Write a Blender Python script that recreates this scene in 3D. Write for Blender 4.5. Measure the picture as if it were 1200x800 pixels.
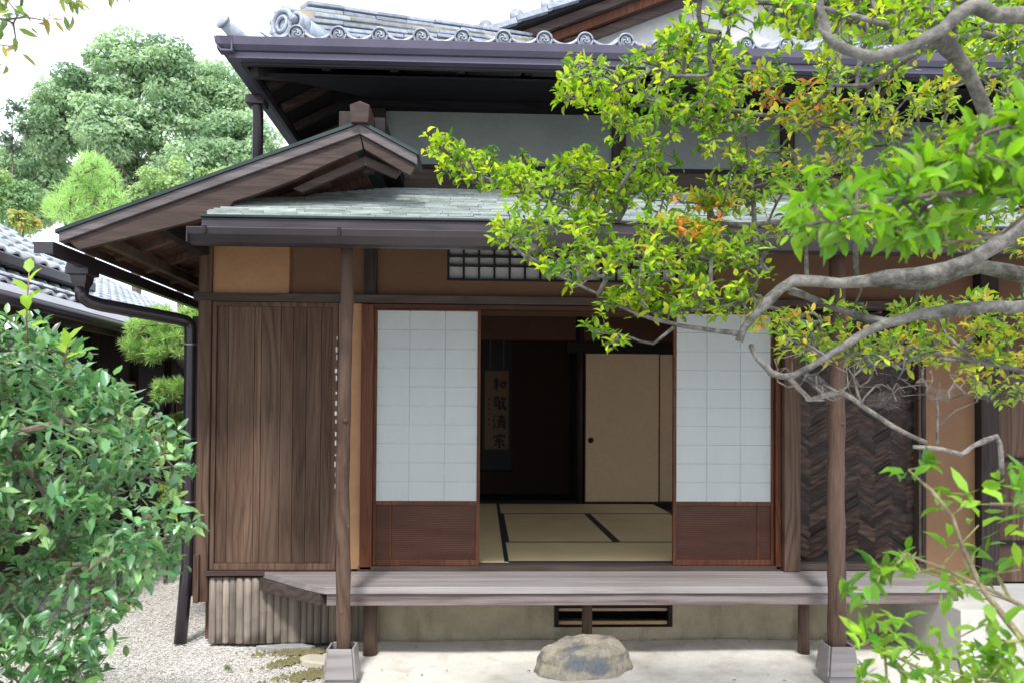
import bpy, math, random
import numpy as np
from mathutils import Vector, Matrix
random.seed(7); rng = np.random.default_rng(11)
R = math.radians
for o in list(bpy.data.objects): bpy.data.objects.remove(o)
SC = bpy.context.scene
COL = SC.collection

# ---------------------------------------------------------------- camera
F = 885.0; CY = -5.2; CZ = 1.53                      # focal length in pixels of a 1200 px wide frame
YAW, PIT, ROLL = R(2.07), R(1.0), R(0.37)
SH = (88 - F*math.tan(PIT))/1200
fw = Vector((math.sin(YAW)*math.cos(PIT), math.cos(YAW)*math.cos(PIT), math.sin(PIT)))
r0 = Vector((math.cos(YAW), -math.sin(YAW), 0)); u0 = r0.cross(fw)
rt = r0*math.cos(ROLL) + u0*math.sin(ROLL); up = -r0*math.sin(ROLL) + u0*math.cos(ROLL)
cd = bpy.data.cameras.new('camera'); cam = bpy.data.objects.new('camera', cd); COL.objects.link(cam)
cam.matrix_world = Matrix(((rt.x, up.x, -fw.x, 0), (rt.y, up.y, -fw.y, CY), (rt.z, up.z, -fw.z, CZ), (0, 0, 0, 1)))
cd.sensor_fit = 'HORIZONTAL'; cd.sensor_width = 36; cd.lens = F/1200*36; cd.shift_y = SH
cd.clip_start = 0.05; cd.clip_end = 800
cd.dof.use_dof = True; cd.dof.focus_distance = 5.0; cd.dof.aperture_fstop = 5.0
SC.camera = cam

# ---------------------------------------------------------------- world, sun, exposure
SUN_DIR = Vector((0.12, 1.0, -1.45)).normalized()      # the way the light travels
SUN_EL = math.asin(-SUN_DIR.z); SUN_AZ = math.atan2(-SUN_DIR.x, -SUN_DIR.y)
W = bpy.data.worlds.new('World'); SC.world = W; W.use_nodes = True
nt = W.node_tree; nt.nodes.clear()
wo = nt.nodes.new('ShaderNodeOutputWorld'); bg = nt.nodes.new('ShaderNodeBackground'); sk = nt.nodes.new('ShaderNodeTexSky')
sk.sky_type = 'NISHITA'; sk.sun_disc = False; sk.sun_elevation = SUN_EL; sk.sun_rotation = SUN_AZ
sk.air_density = 1.0; sk.dust_density = 3.0
mx = nt.nodes.new('ShaderNodeMix'); mx.data_type = 'RGBA'
tc = nt.nodes.new('ShaderNodeTexCoord'); nz = nt.nodes.new('ShaderNodeTexNoise'); nz.inputs['Scale'].default_value = 2.2; nz.inputs['Detail'].default_value = 5
rp = nt.nodes.new('ShaderNodeMapRange'); rp.inputs[1].default_value = .3; rp.inputs[2].default_value = .6; rp.inputs[3].default_value = .78; rp.inputs[4].default_value = .96
nt.links.new(tc.outputs['Generated'], nz.inputs['Vector']); nt.links.new(nz.outputs['Fac'], rp.inputs[0]); nt.links.new(rp.outputs[0], mx.inputs[0])
nt.links.new(sk.outputs[0], mx.inputs[6]); mx.inputs[7].default_value = (7.3, 7.9, 8.9, 1)    # thin bright cloud
nt.links.new(mx.outputs[2], bg.inputs[0]); bg.inputs[1].default_value = 0.115; nt.links.new(bg.outputs[0], wo.inputs[0])
sl = bpy.data.lights.new('sun', 'SUN'); sun = bpy.data.objects.new('sun', sl); COL.objects.link(sun)
sl.energy = 2.2; sl.angle = R(7); sl.color = (1, .97, .93)
sun.rotation_mode = 'QUATERNION'; sun.rotation_quaternion = SUN_DIR.to_track_quat('-Z', 'Y')
vs = SC.view_settings; vs.view_transform = 'Standard'; vs.look = 'None'; vs.gamma = 1; vs.exposure = 1.12
try: vs.use_curve_mapping = False
except Exception: pass
SC.render.engine = 'CYCLES'
SC.cycles.max_bounces = 8; SC.cycles.diffuse_bounces = 5; SC.cycles.transparent_max_bounces = 16

# ---------------------------------------------------------------- measuring and building helpers
def ray(px, py):
    return fw + rt*((px-600)/F) + up*((400-py)/F + SH*1200/F)
def P(px, py, Y=None, Z=None, d=None):
    v = ray(px, py); c = Vector((0, CY, CZ))
    t = (Y-CY)/v.y if Y is not None else ((Z-CZ)/v.z if Z is not None else d)
    return c + v*t
def XP(px, Y): return P(px, 488, Y=Y).x
def tag(o, label=None, cat=None, group=None, kind=None):
    if label: o['label'] = label
    if cat: o['category'] = cat
    if group: o['group'] = group
    if kind: o['kind'] = kind
    return o
def empty(name, loc, label, cat, group=None):
    o = bpy.data.objects.new(name, None); o.location = loc; COL.objects.link(o); o.empty_display_size = .2
    return tag(o, label, cat, group)
def adopt(o, parent):
    if parent is None: return
    o.parent = parent
    if parent.type == 'EMPTY': o.matrix_parent_inverse = Matrix.Translation(parent.location).inverted()
class MB:
    def __init__(s): s.v = []; s.f = []; s.sm = []
    def add(s, vs, fs, smooth=False):
        n = len(s.v); s.v += [tuple(v) for v in vs]; s.f += [tuple(i+n for i in f) for f in fs]; s.sm += [smooth]*len(fs); return s
    def box(s, x0, x1, y0, y1, z0, z1):
        if x0 > x1: x0, x1 = x1, x0
        if y0 > y1: y0, y1 = y1, y0
        if z0 > z1: z0, z1 = z1, z0
        return s.add([(x0,y0,z0),(x1,y0,z0),(x1,y1,z0),(x0,y1,z0),(x0,y0,z1),(x1,y0,z1),(x1,y1,z1),(x0,y1,z1)],
                     [(3,2,1,0),(4,5,6,7),(0,1,5,4),(1,2,6,5),(2,3,7,6),(3,0,4,7)])
    def bar(s, a, b, w, h, upv=(0,0,1), mid=(0,0)):
        a = Vector(a); b = Vector(b); d = (b-a).normalized(); u = Vector(upv); sd = d.cross(u).normalized(); u = sd.cross(d)
        vs = []
        for p in (a, b):
            for (i, j) in ((-1,-1),(1,-1),(1,1),(-1,1)): vs.append(p + sd*(w/2*i+mid[0]) + u*(h/2*j+mid[1]))
        return s.add(vs, [(0,1,2,3),(7,6,5,4),(0,4,5,1),(1,5,6,2),(2,6,7,3),(3,7,4,0)])
    def prism(s, poly, off):                       # polygon of 3D points pushed along off
        n = len(poly); a = [Vector(p) for p in poly]; b = [p+Vector(off) for p in a]
        return s.add(a+b, [tuple(range(n))[::-1], tuple(range(n, 2*n))] + [(i, (i+1)%n, (i+1)%n+n, i+n) for i in range(n)])
    def tube(s, pts, rad, n=8, cap=True, wob=0):
        pts = [Vector(p) for p in pts]; m = len(pts)
        if not hasattr(rad, '__len__'): rad = [rad]*m
        vs = []; u = None
        for i, p in enumerate(pts):
            d = (pts[min(i+1, m-1)] - pts[max(i-1, 0)]).normalized()
            if u is None: u = d.orthogonal().normalized()
            u = (u - d*u.dot(d)).normalized(); w = d.cross(u)
            for k in range(n):
                a = 2*math.pi*k/n; rr = rad[i]*(1+wob*random.uniform(-1, 1))
                vs.append(p + (u*math.cos(a)+w*math.sin(a))*rr)
        fs = [(i*n+k, i*n+(k+1)%n, (i+1)*n+(k+1)%n, (i+1)*n+k) for i in range(m-1) for k in range(n)]
        if cap: fs += [tuple(range(n))[::-1], tuple((m-1)*n+k for k in range(n))]
        return s.add(vs, fs, True)
    def ext(s, prof, a, b, axis='x'):              # closed profile carried from a to b along an axis
        n = len(prof)
        if axis == 'x': A = [(a, p[0], p[1]) for p in prof]; B = [(b, p[0], p[1]) for p in prof]
        else: A = [(p[0], a, p[1]) for p in prof]; B = [(p[0], b, p[1]) for p in prof]
        return s.add(A+B, [tuple(range(n)), tuple(range(2*n-1, n-1, -1))] + [(i, i+n, (i+1)%n+n, (i+1)%n) for i in range(n)])
    def build(s, name, m, parent=None, bevel=0, smooth=False):
        me = bpy.data.meshes.new(name); me.from_pydata(s.v, [], s.f); me.validate()
        me.polygons.foreach_set('use_smooth', [smooth or x for x in s.sm][:len(me.polygons)])
        me.materials.append(m); o = bpy.data.objects.new(name, me); COL.objects.link(o); adopt(o, parent)
        if bevel:
            b = o.modifiers.new('b', 'BEVEL'); b.width = bevel; b.segments = 2; b.limit_method = 'ANGLE'; b.angle_limit = R(40)
        return o
def Box(name, m, parent, *a, bevel=.003): return MB().box(*a).build(name, m, parent, bevel)

# ---------------------------------------------------------------- materials
def N(m, t): return m.node_tree.nodes.new(t)
def newmat(name):
    m = bpy.data.materials.new(name); m.use_nodes = True; return m, m.node_tree.nodes['Principled BSDF'], m.node_tree.links
def ramp(m, stops):
    r = N(m, 'ShaderNodeValToRGB'); e = r.color_ramp.elements
    while len(e) < len(stops): e.new(.5)
    for el, (p, c) in zip(e, stops): el.position = p; el.color = (*c, 1)
    return r
def mixc(m, L, fac, a, b, mode='MIX'):
    x = N(m, 'ShaderNodeMix'); x.data_type = 'RGBA'; x.blend_type = mode
    for v, i in ((fac, 0), (a, 6), (b, 7)):
        if hasattr(v, 'links'): L.new(v, x.inputs[i])
        elif i == 0: x.inputs[0].default_value = v
        else: x.inputs[i].default_value = (*v, 1)
    return x.outputs[2]
def noise(m, L, vec, sc, det=4, rough=.55, stretch=None, dist=0):
    t = N(m, 'ShaderNodeTexNoise'); t.inputs['Scale'].default_value = sc; t.inputs['Detail'].default_value = det
    t.inputs['Roughness'].default_value = rough; t.inputs['Distortion'].default_value = dist
    if stretch:
        mp = N(m, 'ShaderNodeMapping'); mp.inputs['Scale'].default_value = stretch; L.new(vec, mp.inputs[0]); vec = mp.outputs[0]
    L.new(vec, t.inputs['Vector']); return t.outputs['Fac']
def islandvec(m, L, amt=7.0):
    t = N(m, 'ShaderNodeTexCoord'); g = N(m, 'ShaderNodeNewGeometry'); k = N(m, 'ShaderNodeVectorMath'); k.operation = 'SCALE'
    k.inputs[0].default_value = (amt, amt*1.7, amt*.6); L.new(g.outputs['Random Per Island'], k.inputs['Scale'])
    a = N(m, 'ShaderNodeVectorMath'); L.new(t.outputs['Object'], a.inputs[0]); L.new(k.outputs[0], a.inputs[1])
    return a.outputs[0], g.outputs['Random Per Island']
def bump(m, L, bs, h, st, dist=.01):
    b = N(m, 'ShaderNodeBump'); b.inputs['Strength'].default_value = st; b.inputs['Distance'].default_value = dist
    L.new(h, b.inputs['Height']); L.new(b.outputs[0], bs.inputs['Normal'])
def wood(name, dark, mid, light, axis='z', sc=1.0, rough=.75, isl=.35, weather=None, bmp=.35, ring=34, wf=.8, spec=.2):
    m, b, L = newmat(name); vec, rnd = islandvec(m, L)
    st = {'z': (1, 1, .06), 'x': (.06, 1, 1), 'y': (1, .06, 1)}[axis]
    st2 = {'z': (1, 1, .16), 'x': (.16, 1, 1), 'y': (1, .16, 1)}[axis]
    fine = noise(m, L, vec, 150*sc, 6, .75, {'z': (1, 1, .025), 'x': (.025, 1, 1), 'y': (1, .025, 1)}[axis])
    # growth rings: distorted bands, long along the grain
    d0 = noise(m, L, vec, 3.2*sc, 2, .5, st2)
    mu = N(m, 'ShaderNodeMath'); mu.operation = 'MULTIPLY'; mu.inputs[1].default_value = ring*2.2; L.new(d0, mu.inputs[0])
    dt = N(m, 'ShaderNodeVectorMath'); dt.operation = 'DOT_PRODUCT'; L.new(vec, dt.inputs[0]); q_ = 95*sc
    dt.inputs[1].default_value = {'z': (q_, q_*.4, 0), 'x': (0, q_*.5, q_), 'y': (q_, 0, q_*.5)}[axis]
    ad = N(m, 'ShaderNodeMath'); ad.operation = 'ADD'; L.new(mu.outputs[0], ad.inputs[0]); L.new(dt.outputs['Value'], ad.inputs[1])
    sn = N(m, 'ShaderNodeMath'); sn.operation = 'SINE'; L.new(ad.outputs[0], sn.inputs[0])
    mr = N(m, 'ShaderNodeMapRange'); mr.inputs[1].default_value = -1; mr.inputs[2].default_value = 1; L.new(sn.outputs[0], mr.inputs[0])
    g = N(m, 'ShaderNodeMath'); g.operation = 'MULTIPLY_ADD'; g.inputs[1].default_value = .3
    am = noise(m, L, vec, 4, 3, .6, st2); pw = N(m, 'ShaderNodeMapRange'); pw.inputs[1].default_value = .4; pw.inputs[2].default_value = .62; pw.inputs[3].default_value = .1; L.new(am, pw.inputs[0])
    sq = N(m, 'ShaderNodeMath'); sq.operation = 'POWER'; sq.inputs[1].default_value = .6; L.new(mr.outputs[0], sq.inputs[0])
    m2 = N(m, 'ShaderNodeMath'); m2.operation = 'MULTIPLY'; L.new(sq.outputs[0], m2.inputs[0]); L.new(pw.outputs[0], m2.inputs[1]); L.new(m2.outputs[0], g.inputs[0])
    f2 = N(m, 'ShaderNodeMath'); f2.operation = 'MULTIPLY'; f2.inputs[1].default_value = .95; L.new(fine, f2.inputs[0]); L.new(f2.outputs[0], g.inputs[2])
    r = ramp(m, [(.27, dark), (.48, mid), (.74, light)]); L.new(g.outputs[0], r.inputs[0]); c = r.outputs[0]
    big = noise(m, L, vec, 2.2, 4, .6, {'z': (1,1,.4), 'x': (.4,1,1), 'y': (1,.4,1)}[axis])
    if weather:
        rr = N(m, 'ShaderNodeMapRange'); rr.inputs[1].default_value = .42; rr.inputs[2].default_value = .68; rr.inputs[4].default_value = wf; L.new(big, rr.inputs[0])
        c = mixc(m, L, rr.outputs[0], c, weather)
        c = mixc(m, L, .45, c, r.outputs[0], 'MULTIPLY') if False else c
    hv = N(m, 'ShaderNodeHueSaturation'); va = N(m, 'ShaderNodeMapRange'); va.inputs[3].default_value = 1-isl; va.inputs[4].default_value = 1+isl
    L.new(rnd, va.inputs[0]); L.new(va.outputs[0], hv.inputs['Value']); L.new(c, hv.inputs['Color'])
    L.new(hv.outputs[0], b.inputs['Base Color']); b.inputs['Roughness'].default_value = rough; b.inputs['Specular IOR Level'].default_value = spec
    bump(m, L, b, g.outputs[0], bmp, .004); return m
def plaster(name, c, var=.12, rough=.95, fine=90, stain=None, sfac=.5, bmp=.25):
    m, b, L = newmat(name); t = N(m, 'ShaderNodeTexCoord'); v = t.outputs['Object']
    a = noise(m, L, v, 1.6, 5, .6); k = noise(m, L, v, fine, 4, .7)
    lo = tuple(x*(1-var) for x in c); hi = tuple(min(1, x*(1+var)) for x in c)
    r = ramp(m, [(.3, lo), (.7, hi)]); L.new(a, r.inputs[0]); col = r.outputs[0]
    r2 = ramp(m, [(.3, (.86,)*3), (.7, (1,)*3)]); L.new(k, r2.inputs[0]); col = mixc(m, L, 1, col, r2.outputs[0], 'MULTIPLY')
    tw_ = noise(m, L, v, 9, 6, .75, (1, 1, 1.6), 1.2); r3 = ramp(m, [(.35, (.84,.83,.81)), (.6, (1, 1, 1))]); L.new(tw_, r3.inputs[0]); col = mixc(m, L, .7, col, r3.outputs[0], 'MULTIPLY')
    if stain:
        s = noise(m, L, v, 2.6, 6, .65, (1, 1, .35)); q = N(m, 'ShaderNodeMapRange'); q.inputs[1].default_value = .5; q.inputs[2].default_value = .68; q.inputs[4].default_value = sfac
        L.new(s, q.inputs[0]); col = mixc(m, L, q.outputs[0], col, stain)
    L.new(col, b.inputs['Base Color']); b.inputs['Roughness'].default_value = rough; bump(m, L, b, k, bmp, .002); return m
def plain(name, c, rough=.5, metal=0, var=.15, sc=6, isl=0):
    m, b, L = newmat(name); v, rnd = islandvec(m, L, 3)
    a = noise(m, L, v, sc, 6, .65); r = ramp(m, [(.3, tuple(x*(1-var) for x in c)), (.7, tuple(min(1, x*(1+var)) for x in c))]); L.new(a, r.inputs[0])
    hv = N(m, 'ShaderNodeHueSaturation'); va = N(m, 'ShaderNodeMapRange'); va.inputs[3].default_value = 1-isl; va.inputs[4].default_value = 1+isl
    L.new(rnd, va.inputs[0]); L.new(va.outputs[0], hv.inputs['Value']); L.new(r.outputs[0], hv.inputs['Color'])
    L.new(hv.outputs[0], b.inputs['Base Color']); b.inputs['Roughness'].default_value = rough; b.inputs['Metallic'].default_value = metal
    rr = N(m, 'ShaderNodeMapRange'); rr.inputs[3].default_value = rough*.8; rr.inputs[4].default_value = min(1, rough*1.25); L.new(a, rr.inputs[0]); L.new(rr.outputs[0], b.inputs['Roughness'])
    return m
def leafmat(name, trans=.4, rough=.4, spec=.5):
    m, b, L = newmat(name); at = N(m, 'ShaderNodeAttribute'); at.attribute_name = 'tint'
    L.new(at.outputs['Color'], b.inputs['Base Color']); b.inputs['Roughness'].default_value = rough; b.inputs['Specular IOR Level'].default_value = spec
    t = N(m, 'ShaderNodeBsdfTranslucent'); c = mixc(m, L, .5, at.outputs['Color'], (1.0, 1.0, .35), 'MULTIPLY')
    hv = N(m, 'ShaderNodeHueSaturation'); hv.inputs['Value'].default_value = 1.9; L.new(c, hv.inputs['Color']); L.new(hv.outputs[0], t.inputs['Color'])
    ms = N(m, 'ShaderNodeMixShader'); ms.inputs[0].default_value = trans; L.new(b.outputs[0], ms.inputs[1]); L.new(t.outputs[0], ms.inputs[2])
    L.new(ms.outputs[0], m.node_tree.nodes['Material Output'].inputs['Surface']); return m
def bark(name, a, b_, sc=30):
    m, b, L = newmat(name); t = N(m, 'ShaderNodeTexCoord'); v = t.outputs['Object']
    k = noise(m, L, v, sc, 6, .7); g = noise(m, L, v, sc*.25, 4, .6)
    r = ramp(m, [(.25, a), (.75, b_)]); L.new(k, r.inputs[0]); r2 = ramp(m, [(.38, (.5,.48,.45)), (.5, (.9,.9,.88)), (.62, (1.25, 1.25, 1.2))]); L.new(g, r2.inputs[0])
    L.new(mixc(m, L, 1, r.outputs[0], r2.outputs[0], 'MULTIPLY'), b.inputs['Base Color']); b.inputs['Roughness'].default_value = .85; bump(m, L, b, k, .9, .012); return m

M = {}
M['board'] = wood('weathered_board', (0.0240,0.0128,0.0082), (0.0685,0.0386,0.0252), (0.1303,0.0816,0.0558), 'z', 1, .7, .28, (0.0892,0.0572,0.0412), wf=.5, ring=30)
M['board_x'] = wood('weathered_board_horizontal', (0.0235,0.0155,0.0121), (0.0500,0.0345,0.0284), (0.0882,0.0639,0.0531), 'x', 1, .7, .15, (0.0706,0.0527,0.0456), wf=.5)
M['veranda'] = wood('veranda_board', (0.1104,0.0920,0.0920), (0.1932,0.1702,0.1656), (0.2852,0.2622,0.2576), 'x', 1, .42, .13, (0.2576,0.2392,0.2392), ring=8, spec=.5)
M['fascia'] = wood('veranda_edge', (0.0425,0.0272,0.0255), (0.1020,0.0723,0.0680), (0.2210,0.1827,0.1785), 'x', 1.4, .7, .1, (0.1870,0.1530,0.1487), wf=.6, ring=8)
M['dark'] = wood('dark_timber', (0.0063,0.0049,0.0056), (0.0126,0.0098,0.0105), (0.0224,0.0182,0.0182), 'x', 1, .65, .2)
M['dark_z'] = wood('dark_timber_upright', (0.0128,0.0088,0.0080), (0.0272,0.0192,0.0176), (0.0480,0.0352,0.0320), 'z', 1, .65, .2)
M['post'] = wood('pillar_wood', (0.0249,0.0138,0.0093), (0.0638,0.0374,0.0270), (0.1205,0.0780,0.0571), 'z', 1.4, .7, .1, (0.1064,0.0718,0.0544), .4)
M['red'] = wood('red_brown_wood', (0.0255,0.0075,0.0042), (0.0723,0.0225,0.0098), (0.1275,0.0450,0.0210), 'z', 1.6, .45, .1)
M['red_x'] = wood('red_brown_panel', (0.0144,0.0058,0.0035), (0.0400,0.0151,0.0091), (0.0840,0.0360,0.0224), 'x', 4.5, .5, .1, ring=3, bmp=.12)
M['barge'] = wood('barge_board', (0.0150,0.0080,0.0067), (0.0374,0.0228,0.0191), (0.0850,0.0588,0.0494), 'x', 1, .5, .1, (0.0578,0.0396,0.0336), wf=.5)
M['near_black'] = wood('near_black_soffit', (.004,.004,.005), (.009,.008,.01), (.016,.014,.017), 'x', 1, .8, .15, spec=.1)  # near-black base colour for the upper soffit and beam
M['edge'] = wood('roof_edge_board', (0.0544,0.0462,0.0474), (0.0952,0.0816,0.0836), (0.1496,0.1292,0.1324), 'x', 1, .5, .1)
M['eaveboard'] = wood('stained_eave_board', (.02,.017,.02), (.04,.035,.042), (.06,.053,.06), 'x', 1, .5, .1)
M['soffit'] = wood('soffit_board', (.03,.013,.009), (.075,.034,.024), (.12,.06,.045), 'y', 1, .8, .3)
M['bamboo'] = wood('old_bamboo', (0.0855,0.0677,0.0528), (0.1710,0.1391,0.1100), (0.2755,0.2350,0.1980), 'z', .8, .6, .32, (0.1995,0.1739,0.1496), wf=.5, ring=8)
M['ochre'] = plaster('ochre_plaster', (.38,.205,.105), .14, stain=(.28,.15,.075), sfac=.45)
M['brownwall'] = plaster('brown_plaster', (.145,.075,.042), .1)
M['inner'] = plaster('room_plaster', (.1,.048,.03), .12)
M['ochre2'] = plaster('darker_ochre_plaster', (.23,.13,.068), .14, stain=(.17,.09,.05))  # darker ochre for the wall strip right of the woven panel
M['green'] = plaster('grey_green_plaster', (.185,.21,.2), .07, fine=60, stain=(.19,.215,.2), sfac=.5)
M['white'] = plaster('white_plaster', (.75,.75,.74), .05)
M['found'] = plaster('foundation_mortar', (.4,.34,.235), .25, fine=50, stain=(.13,.125,.055), sfac=.9)
M['concrete'] = plaster('pale_concrete', (.5,.49,.45), .14, fine=70, stain=(.26,.25,.2), sfac=.6)
M['gutter'] = plain('brown_gutter', (.026,.02,.025), .3, 0, .2, 5)
M['gutter2'] = plain('painted_gutter', (.075,.066,.105), .4, 0, .15, 4)
M['tile'] = plain('roof_tile', (.27,.3,.35), .3, 0, .35, 14, .28)
M['shingle'] = plain('grey_shingle', (.235,.27,.25), .35, 0, .35, 9, .28)
M['copper'] = plain('dark_green_copper', (.018,.03,.029), .45, .3, .3, 8)
M['black'] = plain('black_void', (.012,.011,.011), .9)
M['fusuma'] = plaster('fusuma_paper', (.7,.53,.34), .03, .9, 200, bmp=.05)
M['bone'] = plain('cut_wood', (.4,.27,.13), .6)

# ---------------------------------------------------------------- ground
def ground():
    xs = np.concatenate([np.linspace(-150, -8, 16), np.linspace(-7.5, 7.5, 90), np.linspace(8, 150, 16)])
    ys = np.concatenate([np.linspace(-40, -6, 8), np.linspace(-5.7, 9, 90), np.linspace(9.5, 200, 20)])
    X, Y = np.meshgrid(xs, ys); Z = .012*np.sin(X*1.7+Y)*np.cos(Y*1.3) - .02
    nx, ny = len(xs), len(ys); v = np.stack([X.ravel(), Y.ravel(), Z.ravel()], 1)
    fs = [(j*nx+i, j*nx+i+1, (j+1)*nx+i+1, (j+1)*nx+i) for j in range(ny-1) for i in range(nx-1)]
    b = MB(); b.add(v.tolist(), fs, True)
    m, s, L = newmat('gravel_ground'); t = N(m, 'ShaderNodeTexCoord'); vv = t.outputs['Object']
    vo = N(m, 'ShaderNodeTexVoronoi'); vo.inputs['Scale'].default_value = 75; L.new(vv, vo.inputs['Vector'])
    r = ramp(m, [(0, (.36,.34,.31)), (.5, (.58,.56,.53)), (1, (.76,.75,.73))]); sp = N(m, 'ShaderNodeSeparateColor'); L.new(vo.outputs['Color'], sp.inputs[0]); L.new(sp.outputs[0], r.inputs[0])
    k = noise(m, L, vv, 1.3, 5, .6); r2 = ramp(m, [(.35, (.78,.76,.72)), (.65, (1,1,1))]); L.new(k, r2.inputs[0])
    L.new(mixc(m, L, 1, r.outputs[0], r2.outputs[0], 'MULTIPLY'), s.inputs['Base Color']); s.inputs['Roughness'].default_value = .9
    bump(m, L, s, vo.outputs['Distance'], .8, .01)
    tag(b.build('ground', m), kind='structure')
ground()
def pebbles(n=60000):
    # small crushed stones lying on the yard left of and in front of the eaves
    x = rng.uniform(-3.6, -.55, n*2); y = rng.uniform(-2.2, 3.2, n*2)
    edge = -.95 + .25*np.sin(y*3.1) + .12*np.sin(y*9)
    keep = (x < edge+.25*rng.random(n*2)) & ~((x > -1.95) & (y > -.08)); x = x[keep][:n]; y = y[keep][:n]; n = len(x)
    T = np.array([(1,0,0),(0,1,0),(-1,0,0),(0,-1,0),(0,0,.8),(0,0,-.6)], float)
    Fc = np.array([(0,1,4),(1,2,4),(2,3,4),(3,0,4),(1,0,5),(2,1,5),(3,2,5),(0,3,5)])
    s = rng.uniform(.003, .007, (n, 1, 1))*rng.uniform(.6, 1.2, (n, 1, 3)); a = rng.uniform(0, 6.28, n)
    V = T[None]*s + rng.normal(0, .0012, (n, 6, 3)); c, q = np.cos(a)[:, None], np.sin(a)[:, None]
    V = np.stack([V[..., 0]*c - V[..., 1]*q + x[:, None], V[..., 0]*q + V[..., 1]*c + y[:, None], V[..., 2] - .015 + rng.uniform(0, .008, (n, 1)) + .012*(np.sin(x*1.7+y)*np.cos(y*1.3))[:, None]], -1)
    m, b, L = newmat('pebble'); v, rnd = islandvec(m, L); r = ramp(m, [(0, (.28,.25,.21)), (.25, (.5,.47,.42)), (1, (.74,.71,.67))]); L.new(rnd, r.inputs[0]); L.new(r.outputs[0], b.inputs['Base Color']); b.inputs['Roughness'].default_value = .85
    tag(npmesh('gravel', V.reshape(-1, 3), (Fc[None] + (np.arange(n)*6)[:, None, None]).reshape(-1, 3), m), 'pale crushed gravel covering the yard left of the house', 'gravel', kind='stuff')
def npmesh(name, V, Fc, m, parent=None, tint=None, smooth=False):
    me = bpy.data.meshes.new(name); nf, k = Fc.shape
    me.vertices.add(len(V)); me.vertices.foreach_set('co', np.asarray(V, np.float32).ravel())
    me.loops.add(nf*k); me.loops.foreach_set('vertex_index', Fc.astype(np.int32).ravel())
    me.polygons.add(nf); me.polygons.foreach_set('loop_start', np.arange(nf, dtype=np.int32)*k)
    try: me.polygons.foreach_set('loop_total', np.full(nf, k, np.int32))
    except Exception: pass
    me.polygons.foreach_set('use_smooth', np.full(nf, smooth))
    if tint is not None:
        at = me.attributes.new('tint', 'FLOAT_COLOR', 'POINT'); at.data.foreach_set('color', np.concatenate([tint, np.ones((len(tint), 1))], 1).astype(np.float32).ravel())
    me.update(calc_edges=True); me.materials.append(m); o = bpy.data.objects.new(name, me); COL.objects.link(o); adopt(o, parent); return o
pebbles()
def apron():
    # rammed pale earth under the eaves with a ragged left edge
    pts = []
    n = 60
    left = [(-.92+.1*math.sin(i*.9)+.05*math.sin(i*2.7)-.25*(1-i/20), -2.6+2.58*i/20) for i in range(21)]
    b = MB(); ny = 21; nx = 40
    vs = []
    for (lx, y) in left:
        for i in range(nx+1):
            x = lx + (2.95-lx)*i/nx; vs.append((x, y, (-.012 if i == 0 else .004)+.005*math.sin(x*5+y*3)+random.uniform(-.001, .001)))
    fs = [(j*(nx+1)+i, j*(nx+1)+i+1, (j+1)*(nx+1)+i+1, (j+1)*(nx+1)+i) for j in range(ny-1) for i in range(nx)]
    b.add(vs, fs, True)
    m = plaster('rammed_earth', (.66,.63,.57), .14, .95, 45, stain=(.38,.34,.26), sfac=.8, bmp=.8)
    tag(b.build('eaves_pavement', m), kind='structure')
apron()
def moss():
    m, b, L = newmat('moss_soil'); t = N(m, 'ShaderNodeTexCoord'); k = noise(m, L, t.outputs['Object'], 22, 6, .7)
    r = ramp(m, [(.35, (.13,.1,.06)), (.5, (.2,.17,.08)), (.65, (.16,.2,.06))]); L.new(k, r.inputs[0]); L.new(r.outputs[0], b.inputs['Base Color']); b.inputs['Roughness'].default_value = 1; bump(m, L, b, k, 1, .02)
    b1 = MB()
    for (cx, cy, rx, ry, ang, n_) in ((-.98,-.62,.26,.08,.6,170), (-1.12,-.2,.28,.05,.1,110), (-.88,-.95,.2,.06,1.2,120), (-1.22,-.4,.16,.05,.8,70)):
        for _ in range(n_*2):
            u, v_ = random.gauss(0, .5), random.gauss(0, .5); x, y = cx+u*rx*math.cos(ang)-v_*ry*math.sin(ang), cy+u*rx*math.sin(ang)+v_*ry*math.cos(ang); q = random.uniform(.006, .02); a0 = random.random()*6
            ring = [(x+q*random.uniform(.6, 1.2)*math.cos(a0+k), y+q*random.uniform(.6, 1.2)*math.sin(a0+k), -.012) for k in range(6)]
            b1.add([(x, y, random.uniform(.004, .012))]+ring, [(0, k+1, (k+1)%6+1) for k in range(6)], True)
    tag(b1.build('moss', m), 'patches of brown green moss on the edge of the paving', 'moss', kind='stuff')
moss()
def flat_stone(name, cx, cy, rx, ry, h, ang, m, label, cat='stone'):
    b = MB(); n = 14; ring = []; 
    rad = [1+random.uniform(-.18, .18) for _ in range(n)]
    vs = []
    for lv, (s, z) in enumerate(((1, -.02), (1.0, h*.6), (.9, h))):
        for i in range(n):
            a = i/n*6.283; x = rx*rad[i]*s*math.cos(a); y = ry*rad[i]*s*math.sin(a)
            vs.append((cx+x*math.cos(ang)-y*math.sin(ang), cy+x*math.sin(ang)+y*math.cos(ang), z+random.uniform(-.003, .003)))
    fs = [(l*n+i, l*n+(i+1)%n, (l+1)*n+(i+1)%n, (l+1)*n+i) for l in range(2) for i in range(n)] + [tuple(2*n+i for i in range(n))]
    b.add(vs, fs); o = b.build(name, m, bevel=.004); tag(o, label, cat); return o
stm = plaster('flat_stone_surface', (.3,.3,.3), .2, .9, 40, stain=(.2,.19,.14)); stm2 = plaster('tan_stone_surface', (.5,.45,.36), .12, .9, 40)
flat_stone('paving_stone', -1.3, -.13, .17, .045, .012, 0, stm, 'dark grey flat stone at the foot of the bamboo skirting')
flat_stone('paving_stone', -.98, -.42, .18, .08, .015, -.3, stm2, 'tan flat stone ringed by moss beside the pillar base')

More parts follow.
